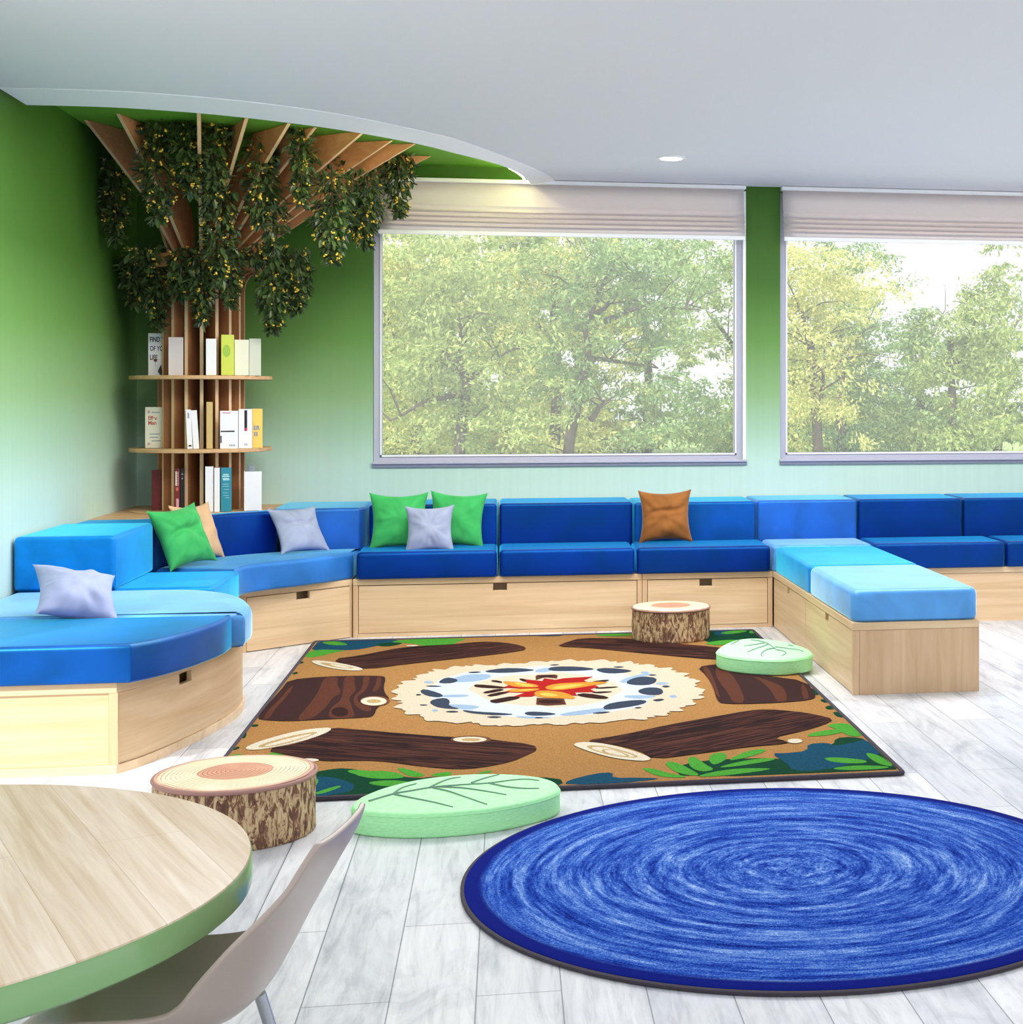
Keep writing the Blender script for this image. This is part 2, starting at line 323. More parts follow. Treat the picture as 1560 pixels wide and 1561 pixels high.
def prism(bm, pts, z0, z1, mi=0):
    """flat-sided extrusion of a 2D outline"""
    a = [bm.verts.new((p[0], p[1], z0)) for p in pts]; b = [bm.verts.new((p[0], p[1], z1)) for p in pts]
    n = len(pts)
    for i in range(n):
        j = (i + 1) % n; f = bm.faces.new((a[i], a[j], b[j], b[i])); f.material_index = mi
    tris = tessellate_polygon([[Vector((p[0], p[1], 0)) for p in pts]])
    for t in tris:
        try:
            f = bm.faces.new([b[i] for i in t]); f.material_index = mi
            f = bm.faces.new([a[i] for i in t][::-1]); f.material_index = mi
        except ValueError: pass
    return bm
def extr(bm, pts, vec, mi=0):
    """extrude a planar 3D outline along vec"""
    a = [bm.verts.new(p) for p in pts]; b = [bm.verts.new(Vector(p) + Vector(vec)) for p in pts]; n = len(pts)
    for i in range(n):
        j = (i + 1) % n; f = bm.faces.new((a[i], a[j], b[j], b[i])); f.material_index = mi
    for t in tessellate_polygon([[Vector(p) for p in pts]]):
        try: bm.faces.new([b[i] for i in t]).material_index = mi; bm.faces.new([a[i] for i in t][::-1]).material_index = mi
        except ValueError: pass
    return bm
def area2(pts): return sum(pts[i][0] * pts[(i + 1) % len(pts)][1] - pts[(i + 1) % len(pts)][0] * pts[i][1] for i in range(len(pts))) / 2
def fillet(pts, r, seg=5):
    """round the corners of an outline"""
    out = []; n = len(pts)
    for i in range(n):
        p, q, s = Vector(pts[i - 1][:2]), Vector(pts[i][:2]), Vector(pts[(i + 1) % n][:2])
        a, b = (p - q), (s - q)
        la, lb = a.length, b.length
        if la < 1e-6 or lb < 1e-6: continue
        a /= la; b /= lb; ang = a.angle(b)
        if ang > R(150): out.append(tuple(q)); continue
        d = min(r / math.tan(ang / 2), la * .45, lb * .45)
        A, B = q + a * d, q + b * d
        for k in range(seg + 1):
            t = k / seg; out.append(tuple(A * (1 - t) ** 2 + q * 2 * t * (1 - t) + B * t * t))
    return out
def inset(pts, d):
    n = len(pts); out = []
    for i in range(n):
        p, q, s = Vector(pts[i - 1]), Vector(pts[i]), Vector(pts[(i + 1) % n])
        t = (s - q).normalized() + (q - p).normalized()
        if t.length < 1e-6: t = s - q
        t.normalize(); nrm = Vector((-t.y, t.x)); c = max(.5, nrm.dot(Vector((-(s - q).y, (s - q).x)).normalized()))
        out.append(tuple(q + nrm * d / c))
    return out
def pad(bm, pts, z0, z1, r=.025, seg=4, rb=.6):
    """upholstered block: outline with rounded upper and lower edges"""
    if area2(pts) < 0: pts = pts[::-1]
    prof = [(z0 + r * rb * (1 - math.cos(a)), r * rb * (1 - math.sin(a))) for a in [i * PI / 2 / seg for i in range(seg + 1)]]
    prof += [(z1 - r * (1 - math.sin(a)), r * (1 - math.cos(a))) for a in [i * PI / 2 / seg for i in range(seg + 1)]]
    loops = []
    for (zz, ins) in prof:
        q = inset(pts, ins) if ins > 1e-6 else pts
        loops.append([bm.verts.new((p[0], p[1], zz)) for p in q])
    n = len(pts)
    for a, b in zip(loops, loops[1:]):
        for i in range(n):
            j = (i + 1) % n; bm.faces.new((a[i], a[j], b[j], b[i]))
    for lp, rev in ((loops[0], True), (loops[-1], False)):
        for t in tessellate_polygon([[v.co.copy() for v in lp]]):
            try: bm.faces.new([lp[i] for i in (t[::-1] if rev else t)])
            except ValueError: pass
    return bm
def tube(bm, pts, rad, seg=8, cap=True, mi=0):
    pts = [Vector(p) for p in pts]; n = len(pts); loops = []
    rads = rad if isinstance(rad, (list, tuple)) else [rad] * n
    t0 = (pts[1] - pts[0]).normalized(); up = Vector((0, 0, 1)) if abs(t0.z) < .9 else Vector((1, 0, 0))
    u = t0.cross(up).normalized()
    for i in range(n):
        t = (pts[min(i + 1, n - 1)] - pts[max(i - 1, 0)]).normalized()
        u = (u - t * u.dot(t)).normalized(); w = t.cross(u)
        loops.append([bm.verts.new(pts[i] + (u * math.cos(a) + w * math.sin(a)) * rads[i]) for a in [k * 2 * PI / seg for k in range(seg)]])
    for a, b in zip(loops, loops[1:]):
        for k in range(seg):
            f = bm.faces.new((a[k], a[(k + 1) % seg], b[(k + 1) % seg], b[k])); f.material_index = mi
    if cap: bm.faces.new(loops[0][::-1]).material_index = mi; bm.faces.new(loops[-1]).material_index = mi
    return bm
def lathe(bm, prof, c=(0, 0), seg=48, mi=0, jitter=None):
    loops = []
    for (r_, z_) in prof:
        loops.append([bm.verts.new((c[0] + r_ * math.cos(a), c[1] + r_ * math.sin(a), z_)) for a in [k * 2 * PI / seg for k in range(seg)]])
    for a, b in zip(loops, loops[1:]):
        for k in range(seg): bm.faces.new((a[k], a[(k + 1) % seg], b[(k + 1) % seg], b[k])).material_index = mi
    bm.faces.new(loops[0][::-1]).material_index = mi; bm.faces.new(loops[-1]).material_index = mi
    return bm
def smooth_poly(pts, it):
    for _ in range(it):
        o = []
        for i in range(len(pts)):
            p, q = pts[i], pts[(i + 1) % len(pts)]
            o.append((p[0] * .75 + q[0] * .25, p[1] * .75 + q[1] * .25)); o.append((p[0] * .25 + q[0] * .75, p[1] * .25 + q[1] * .75))
        pts = o
    return pts
def arc(c, r, a0, a1, n): return [(c[0] + r * math.cos(R(a0 + (a1 - a0) * i / n)), c[1] + r * math.sin(R(a0 + (a1 - a0) * i / n))) for i in range(n + 1)]
def lettering(name, text, size, mat, parent, loc, rot, narrow=1.0):
    cu = bpy.data.curves.new(name, 'FONT'); cu.body = text; cu.size = size; cu.extrude = .0002; cu.offset = .0009
    t = bpy.data.objects.new(name, cu); C.objects.link(t)
    dg = bpy.context.evaluated_depsgraph_get(); me = bpy.data.meshes.new_from_object(t.evaluated_get(dg))
    bpy.data.objects.remove(t); bpy.data.curves.remove(cu)
    me.materials.clear()
    o = link(name, me, mat, parent); o.location = loc; o.rotation_euler = rot; o.scale = (narrow, 1, 1)
    return o
GLASS_HAZE = .11
WORLD = 1.15
SUN = 4.8
EXPOSURE = .26
CEIL_FILL = [(1.2, 7.1, 3.6, .9, 92), (1.2, 3.2, 3.5, 1.2, 10), (3.2, 7.6, 1.2, 1.0, 14), (-.9, 6.2, 1.4, 1.0, 38)]  # unseen fill lamps added under the ceiling, without fixtures
SA, CA = math.sin(math.atan2(415, 2350)), math.cos(math.atan2(415, 2350))
CHAIR = dict(loc=(-.497, 2.44, 0), rz=-11)
# flowering vines: label, top point, length, bushiness, leaf count, sideways drift
VINES = [
    ('bushy flowering vine hanging at far left edge beside the tree trunk top', (-1.978, 8.35, 2.501), 0.445, 0.067, 280, (0, 0)),
    ('broad flowering vine hanging from upper left branch, left of the long one', (-1.689, 7.95, 2.719), 0.598, 0.09, 400, (0, 0)),
    ('flowering vine bunch at top centre left between broad vine and long vine', (-1.537, 7.95, 2.675), 0.408, 0.076, 330, (0, 0)),
    ('flowering vine ending above the longest one, left of the steep branch', (-1.438, 8.0, 2.665), 0.414, 0.07, 300, (0, 0)),
    ('longest flowering vine hanging in front of the trunk collar', (-1.443, 8.2, 2.359), 0.504, 0.075, 380, (0, 0)),
    ('flowering vine below second branch, right of the longest vine', (-1.234, 8.15, 2.556), 0.43, 0.081, 330, (0, 0)),
    ('thin flowering vine tail hanging just above the collar right side', (-1.192, 8.3, 2.362), 0.348, 0.055, 170, (0, 0)),
    ('narrow flowering vine hanging from the middle right branch', (-1.026, 8.05, 2.661), 0.417, 0.053, 280, (0, 0)),
    ('dark full flowering vine below the longest right branch', (-0.898, 8.25, 2.447), 0.489, 0.091, 420, (0, 0)),
    ('flowering vine with tip overlapping top left corner of large window', (-0.761, 8.55, 2.513), 0.434, 0.088, 400, (0, 0)),
    ('flowering vine at right tip of branches in front of the blind', (-0.599, 8.7, 2.619), 0.355, 0.076, 300, (0, 0)),
    ('small sprig of vine peeking between the right branches', (-0.86, 8.45, 2.627), 0.183, 0.031, 60, (0, 0)),
    ('flowering vine hanging from collar at far left by the wall', (-1.953, 8.62, 2.034), 0.288, 0.054, 180, (0, 0)),
    ('long flowering vine hanging from collar left of the trunk', (-1.817, 8.55, 2.043), 0.412, 0.056, 280, (0, 0)),
    ('short flowering vine bunch on collar over left trunk fins', (-1.672, 8.43, 2.034), 0.241, 0.059, 230, (0, 0)),
    ('flowering vine hanging from collar over the middle trunk fin', (-1.569, 8.42, 2.028), 0.365, 0.059, 280, (0, 0)),
    ('flowering vine hanging from collar over right trunk fins', (-1.431, 8.45, 2.04), 0.285, 0.056, 230, (0, 0)),
    ('wide flowering vine hanging at right of the collar, left strand', (-1.238, 8.55, 2.053), 0.434, 0.075, 360, (0, 0)),
    ('wide flowering vine hanging at right of the collar, right strand', (-1.127, 8.6, 2.06), 0.332, 0.079, 340, (0, 0)),
    ('low flowering foliage strip along left rim of collar', (-1.865, 8.5, 2.038), 0.089, 0.081, 120, (0, 0)),
    ('low flowering foliage strip along right rim of collar', (-1.307, 8.5, 2.054), 0.081, 0.068, 80, (0, 0))]
RUG_PRINT = [('teal',2,[(-0.955,8.197),(-0.762,8.221),(-0.605,8.171),(-0.524,8.106),(-0.614,8.015),(-0.747,7.832),(-0.856,7.885),(-0.959,7.869),(-0.958,8.04)]),
('dgreen',2,[(-0.666,7.989),(-0.618,8.065),(-0.52,8.048),(-0.547,7.968),(-0.607,7.923)]),
('lgreen',2,[(-0.947,8.123),(-0.889,8.185),(-0.776,8.022),(-0.859,8.009)]),
('lgreen',2,[(-0.961,7.643),(-0.965,7.837),(-0.92,7.896),(-0.856,7.885),(-0.779,7.838),(-0.845,7.783),(-0.886,7.693)]),
('lgreen',2,[(-0.62,8.087),(-0.451,8.174),(-0.184,8.126),(-0.279,7.991),(-0.243,7.893),(-0.372,7.902),(-0.438,7.949),(-0.474,8.011)]),
('dgreen',2,[(-0.972,7.533),(-0.956,7.561),(-0.942,7.503),(-0.961,7.488)]),
('dgreen',2,[(-0.962,7.238),(-0.944,7.28),(-0.932,7.221),(-0.952,7.197)]),
('dgreen',2,[(-0.961,6.114),(-0.939,6.13),(-0.929,6.088),(-0.954,6.073)]),
('dgreen',2,[(-0.965,5.922),(-0.965,6.017),(-0.945,5.918),(-0.952,5.864)]),
('dgreen',2,[(-0.959,5.705),(-0.949,5.756),(-0.936,5.718),(-0.952,5.68)]),
('lgreen',2,[(-0.957,5.603),(-0.921,5.63),(-0.909,5.601),(-0.95,5.585)]),
('lgreen',2,[(-0.847,5.6),(-0.735,5.666),(-0.726,5.63),(-0.781,5.572)]),
('dgreen',1,[(-0.657,5.281),(-0.6,5.332),(-0.539,5.352),(-0.431,5.256),(-0.284,5.156),(-0.244,5.178),(-0.004,5.121),(0.166,5.091),(0.176,4.988),(0.065,4.951),(-0.406,4.947),(-0.605,4.966),(-0.735,4.968),(-0.768,5.098),(-0.741,5.236)]),
('teal',2,[(-0.741,5.236),(-0.637,5.233),(-0.569,5.235),(-0.473,5.102),(-0.502,4.991),(-0.672,4.983),(-0.737,5.065)]),
('teal',2,[(-0.213,5.114),(-0.074,5.118),(0.135,5.023),(0.134,4.981),(-0.207,4.971)]),
('lgreen',2,[(-0.541,5.306),(-0.493,5.319),(-0.41,5.252),(-0.454,5.2)]),
('lgreen',2,[(-0.524,5.272),(-0.399,5.296),(-0.313,5.175),(-0.424,5.166)]),
('lgreen',2,[(-0.372,5.323),(-0.343,5.311),(-0.259,5.196),(-0.299,5.173),(-0.337,5.224)]),
('lgreen',2,[(-0.252,5.209),(-0.183,5.243),(-0.187,5.168),(-0.244,5.178)]),
('lgreen',2,[(-0.629,5.216),(-0.607,5.207),(-0.604,5.125),(-0.619,5.086)]),
('lgreen',2,[(-0.611,5.015),(-0.535,5.113),(-0.522,5.088),(-0.577,5.004)]),
('lgreen',2,[(-0.103,5.189),(-0.061,5.237),(-0.05,5.204),(-0.089,5.181)]),
('lgreen',2,[(-0.462,5.129),(-0.382,5.158),(-0.281,5.097),(-0.374,5.056)]),
('lgreen',2,[(-0.713,5.088),(-0.681,5.196),(-0.644,5.175),(-0.662,5.052)]),
('teal',1,[(0.189,5.047),(0.285,5.126),(0.343,5.132),(0.334,5.053),(0.433,5.042),(0.5,5.015),(0.36,4.983),(0.179,4.99)]),
('dgreen',1,[(0.546,5.163),(0.652,5.247),(0.848,5.248),(0.941,5.214),(1.052,5.357),(1.145,5.397),(1.178,5.508),(1.241,5.517),(1.283,5.47),(1.292,5.031),(1.275,5.001),(0.561,5.01)]),
('teal',1,[(0.904,5.309),(0.957,5.3),(1.037,5.323),(1.058,5.432),(1.137,5.437),(1.142,5.379),(1.228,5.421),(1.285,5.477),(1.289,5.278),(1.248,5.177),(1.027,5.028),(0.935,5.044),(0.932,5.163)]),
('lgreen',2,[(0.433,5.183),(0.482,5.157),(0.522,5.084),(0.586,5.025),(0.546,5.016),(0.48,5.05)]),
('lgreen',2,[(0.522,5.235),(0.556,5.254),(0.605,5.119),(0.624,5.024),(0.566,5.06),(0.535,5.132)]),
('lgreen',2,[(0.608,5.29),(0.636,5.314),(0.659,5.177),(0.682,5.106),(0.632,5.082),(0.601,5.153)]),
('lgreen',2,[(0.676,5.278),(0.715,5.354),(0.75,5.337),(0.742,5.249),(0.681,5.156)]),
('lgreen',2,[(0.729,5.216),(0.825,5.36),(0.9,5.384),(0.887,5.331),(0.808,5.255)]),
('lgreen',2,[(0.686,5.138),(0.822,5.235),(0.912,5.236),(0.889,5.198),(0.733,5.13)]),
('lgreen',2,[(0.593,5.024),(0.731,5.114),(0.879,5.094),(0.834,5.062),(0.669,5.01)]),
('lgreen',2,[(1.064,5.209),(1.122,5.21),(1.216,5.147),(1.189,5.1),(1.09,5.135)]),
('lgreen',2,[(1.232,5.27),(1.272,5.208),(1.286,5.039),(1.24,5.074),(1.224,5.181)]),
('lgreen',2,[(1.057,5.056),(1.161,5.088),(1.277,5.044),(1.225,5.016),(1.106,5.021)]),
('lgreen',2,[(1.067,5.547),(1.121,5.619),(1.229,5.662),(1.244,5.61),(1.16,5.551)]),
('lgreen',2,[(1.181,5.734),(1.269,5.762),(1.291,5.672),(1.286,5.517),(1.233,5.518),(1.216,5.644)]),
('dgreen',2,[(1.255,6.47),(1.3,6.462),(1.293,6.33),(1.249,6.312)]),
('dgreen',2,[(1.261,6.223),(1.294,6.227),(1.29,6.153),(1.267,6.157)]),
('dgreen',2,[(1.248,6.063),(1.286,6.104),(1.286,6.023),(1.257,6.014)]),
('dgreen',2,[(1.261,5.966),(1.29,5.961),(1.288,5.847),(1.261,5.874)]),
('dgreen',0,[(0.912,8.145),(1.066,8.168),(1.292,8.18),(1.295,7.77),(1.012,7.759)]),
('teal',2,[(1.076,8.15),(1.168,8.176),(1.249,8.119),(1.064,7.962)]),
('lgreen',2,[(1.09,8.063),(1.165,8.151),(1.26,8.151),(1.245,8.094),(1.147,8.028)]),
('lgreen',2,[(1.261,8.117),(1.299,8.144),(1.29,8.045),(1.255,8.034)]),
('lgreen',2,[(0.963,7.745),(1.072,7.841),(1.205,7.833),(1.046,7.654)]),
('lgreen',2,[(0.452,8.151),(0.65,8.149),(0.643,8.06),(0.46,8.076)]),
('teal',2,[(0.222,8.233),(0.295,8.22),(0.405,8.184),(0.22,8.176)]),
('teal',2,[(0.141,8.166),(0.284,8.179),(0.282,8.126),(0.163,8.132)]),
('log_a',1,[(-0.653,6.012),(-0.569,5.966),(-0.386,5.857),(-0.193,5.756),(-0.138,5.765),(-0.067,5.7),(0.089,5.59),(0.102,5.501),(0.071,5.438),(0.011,5.334),(-0.09,5.267),(-0.169,5.256),(-0.294,5.324),(-0.4,5.407),(-0.483,5.444),(-0.628,5.453),(-0.727,5.546),(-0.854,5.669),(-0.739,5.754),(-0.667,5.926)]),
('ivory',2,[(-0.924,5.716),(-0.879,5.833),(-0.768,5.982),(-0.677,6.016),(-0.649,5.992),(-0.665,5.906),(-0.741,5.772),(-0.841,5.684),(-0.898,5.67)]),
('tan',2,[(-0.887,5.738),(-0.794,5.88),(-0.709,5.948),(-0.69,5.922),(-0.776,5.754),(-0.858,5.698)]),
('ivory',2,[(-0.861,5.74),(-0.789,5.846),(-0.72,5.912),(-0.71,5.896),(-0.78,5.783),(-0.846,5.717)]),
('ringtan',2,[(-0.059,5.699),(-0.066,5.673),(-0.086,5.656),(-0.115,5.649),(-0.148,5.655),(-0.178,5.672),(-0.199,5.697),(-0.207,5.725),(-0.201,5.751),(-0.181,5.77),(-0.151,5.777),(-0.118,5.771),(-0.087,5.753),(-0.066,5.727)]),
('ivory',2,[(-0.076,5.698),(-0.082,5.679),(-0.098,5.666),(-0.122,5.661),(-0.149,5.666),(-0.174,5.679),(-0.191,5.698),(-0.198,5.72),(-0.193,5.74),(-0.176,5.753),(-0.152,5.758),(-0.124,5.754),(-0.099,5.74),(-0.082,5.72)]),
('tan',2,[(-0.098,5.699),(-0.101,5.688),(-0.111,5.681),(-0.124,5.679),(-0.14,5.681),(-0.154,5.689),(-0.164,5.699),(-0.168,5.711),(-0.165,5.722),(-0.155,5.729),(-0.141,5.731),(-0.126,5.729),(-0.111,5.721),(-0.101,5.71)]),
('ivory',2,[(-0.638,5.474),(-0.64,5.464),(-0.648,5.456),(-0.661,5.453),(-0.675,5.456),(-0.689,5.463),(-0.7,5.474),(-0.704,5.486),(-0.703,5.497),(-0.694,5.505),(-0.682,5.508),(-0.667,5.505),(-0.653,5.497),(-0.643,5.486)]),
('log_c',1,[(-0.953,7.06),(-0.82,7.118),(-0.64,7.114),(-0.548,7.086),(-0.533,7.013),(-0.528,6.828),(-0.512,6.675),(-0.479,6.535),(-0.493,6.436),(-0.518,6.373),(-0.517,6.199),(-0.539,6.174),(-0.686,6.167),(-0.83,6.151),(-0.943,6.204),(-0.96,6.257),(-0.958,6.587),(-0.952,6.852)]),
('logbrown',2,[(-0.809,7.1),(-0.743,7.104),(-0.733,6.916),(-0.688,6.706),(-0.718,6.615),(-0.719,6.386),(-0.751,6.162),(-0.807,6.159),(-0.793,6.444),(-0.789,6.773)]),
('logbrown',2,[(-0.721,7.111),(-0.673,7.109),(-0.658,6.903),(-0.634,6.746),(-0.652,6.603),(-0.629,6.46),(-0.599,6.278),(-0.588,6.166),(-0.687,6.171),(-0.702,6.383),(-0.675,6.537),(-0.689,6.756)]),
('logbrown',2,[(-0.639,7.103),(-0.606,7.097),(-0.593,6.839),(-0.602,6.691),(-0.62,6.598),(-0.594,6.454),(-0.529,6.353),(-0.548,6.269),(-0.611,6.412),(-0.636,6.624),(-0.611,6.792)]),
('logbrown',2,[(-0.924,6.847),(-0.91,6.947),(-0.906,6.648),(-0.917,6.421),(-0.91,6.202),(-0.935,6.207),(-0.938,6.425),(-0.926,6.605)]),
('logbrown',2,[(-0.576,7.075),(-0.556,7.071),(-0.54,6.83),(-0.55,6.706),(-0.568,6.71),(-0.565,6.886)]),
('logdark',2,[(-0.621,6.295),(-0.62,6.254),(-0.626,6.222),(-0.638,6.206),(-0.653,6.209),(-0.668,6.23),(-0.681,6.264),(-0.689,6.307),(-0.69,6.348),(-0.685,6.381),(-0.673,6.398),(-0.657,6.395),(-0.642,6.373),(-0.629,6.337)]),
('ringtan',2,[(-0.476,6.493),(-0.479,6.445),(-0.493,6.41),(-0.515,6.393),(-0.542,6.398),(-0.568,6.423),(-0.589,6.465),(-0.599,6.514),(-0.598,6.563),(-0.584,6.6),(-0.561,6.618),(-0.533,6.613),(-0.506,6.586),(-0.486,6.543)]),
('ivory',2,[(-0.489,6.49),(-0.491,6.451),(-0.503,6.421),(-0.523,6.407),(-0.546,6.411),(-0.568,6.433),(-0.586,6.467),(-0.595,6.509),(-0.593,6.549),(-0.581,6.58),(-0.561,6.595),(-0.538,6.59),(-0.515,6.568),(-0.497,6.532)]),
('tan',2,[(-0.512,6.494),(-0.513,6.476),(-0.52,6.463),(-0.532,6.457),(-0.545,6.46),(-0.558,6.47),(-0.567,6.486),(-0.572,6.505),(-0.57,6.523),(-0.563,6.536),(-0.552,6.542),(-0.538,6.54),(-0.526,6.529),(-0.516,6.513)]),
('log_b',1,[(-0.824,7.587),(-0.71,7.662),(-0.617,7.776),(-0.54,7.863),(-0.437,7.913),(-0.277,7.941),(-0.137,8.002),(-0.027,7.961),(0.07,7.838),(0.093,7.717),(0.026,7.642),(-0.211,7.51),(-0.448,7.398),(-0.644,7.267),(-0.744,7.39)]),
('ivory',2,[(-0.922,7.555),(-0.882,7.566),(-0.749,7.439),(-0.646,7.285),(-0.67,7.231),(-0.773,7.296),(-0.876,7.431)]),
('tan',2,[(-0.876,7.516),(-0.744,7.396),(-0.681,7.291),(-0.777,7.331),(-0.858,7.446)]),
('ivory',2,[(-0.836,7.472),(-0.743,7.378),(-0.706,7.307),(-0.779,7.355)]),
('ivory',2,[(-0.444,7.922),(-0.447,7.913),(-0.455,7.907),(-0.467,7.906),(-0.48,7.908),(-0.493,7.914),(-0.501,7.923),(-0.505,7.932),(-0.503,7.941),(-0.495,7.947),(-0.483,7.949),(-0.469,7.947),(-0.457,7.94),(-0.448,7.931)]),
('log_b2',1,[(0.233,7.776),(0.296,7.916),(0.373,8.028),(0.517,8.002),(0.635,7.958),(0.822,7.769),(1.009,7.639),(1.077,7.538),(1.078,7.225),(0.959,7.26),(0.782,7.393),(0.601,7.536),(0.382,7.72)]),
('log_c',1,[(0.857,7.069),(0.952,7.129),(1.015,7.105),(1.122,6.807),(1.291,6.631),(1.264,6.309),(1.244,6.236),(1.178,6.198),(1.018,6.176),(0.856,6.195),(0.844,6.281),(0.867,6.566),(0.873,6.851)]),
('logbrown',2,[(0.95,7.11),(0.987,6.983),(0.984,6.601),(0.955,6.207),(0.9,6.197),(0.912,6.45),(0.907,6.786)]),
('logbrown',2,[(1.07,6.816),(1.129,6.66),(1.166,6.513),(1.129,6.201),(1.078,6.19),(1.098,6.417),(1.094,6.638)]),
('logbrown',2,[(0.877,7.059),(0.907,7.079),(0.896,6.788),(0.882,6.563),(0.862,6.304),(0.854,6.356),(0.867,6.566)]),
('logbrown',2,[(1.256,6.609),(1.26,6.497),(1.225,6.239),(1.192,6.22)]),
('log_d',1,[(0.261,5.611),(0.41,5.684),(0.6,5.837),(0.796,5.957),(0.94,6.046),(1.018,6.061),(1.129,5.989),(1.19,5.919),(1.241,5.824),(1.181,5.734),(1.09,5.645),(0.949,5.548),(0.99,5.482),(0.991,5.443),(0.851,5.422),(0.673,5.35),(0.486,5.283),(0.458,5.425),(0.359,5.555)]),
('ivory',2,[(0.228,5.567),(0.26,5.599),(0.334,5.567),(0.433,5.429),(0.485,5.312),(0.477,5.271),(0.444,5.266),(0.367,5.315),(0.293,5.417),(0.24,5.519)]),
('tan',2,[(0.266,5.541),(0.34,5.52),(0.422,5.395),(0.452,5.307),(0.369,5.343),(0.294,5.446)]),
('ivory',2,[(0.285,5.511),(0.339,5.502),(0.413,5.385),(0.437,5.32),(0.371,5.36),(0.303,5.452)]),
('tan',2,[(0.315,5.461),(0.363,5.471),(0.419,5.352),(0.402,5.326),(0.34,5.384)]),
('ivory',2,[(0.329,5.455),(0.362,5.456),(0.407,5.358),(0.398,5.341),(0.344,5.397)]),
('ivory',2,[(1.047,5.472),(1.042,5.456),(1.032,5.445),(1.02,5.439),(1.008,5.441),(0.999,5.45),(0.994,5.465),(0.994,5.482),(0.999,5.497),(1.009,5.509),(1.022,5.515),(1.034,5.513),(1.043,5.503),(1.048,5.489)]),
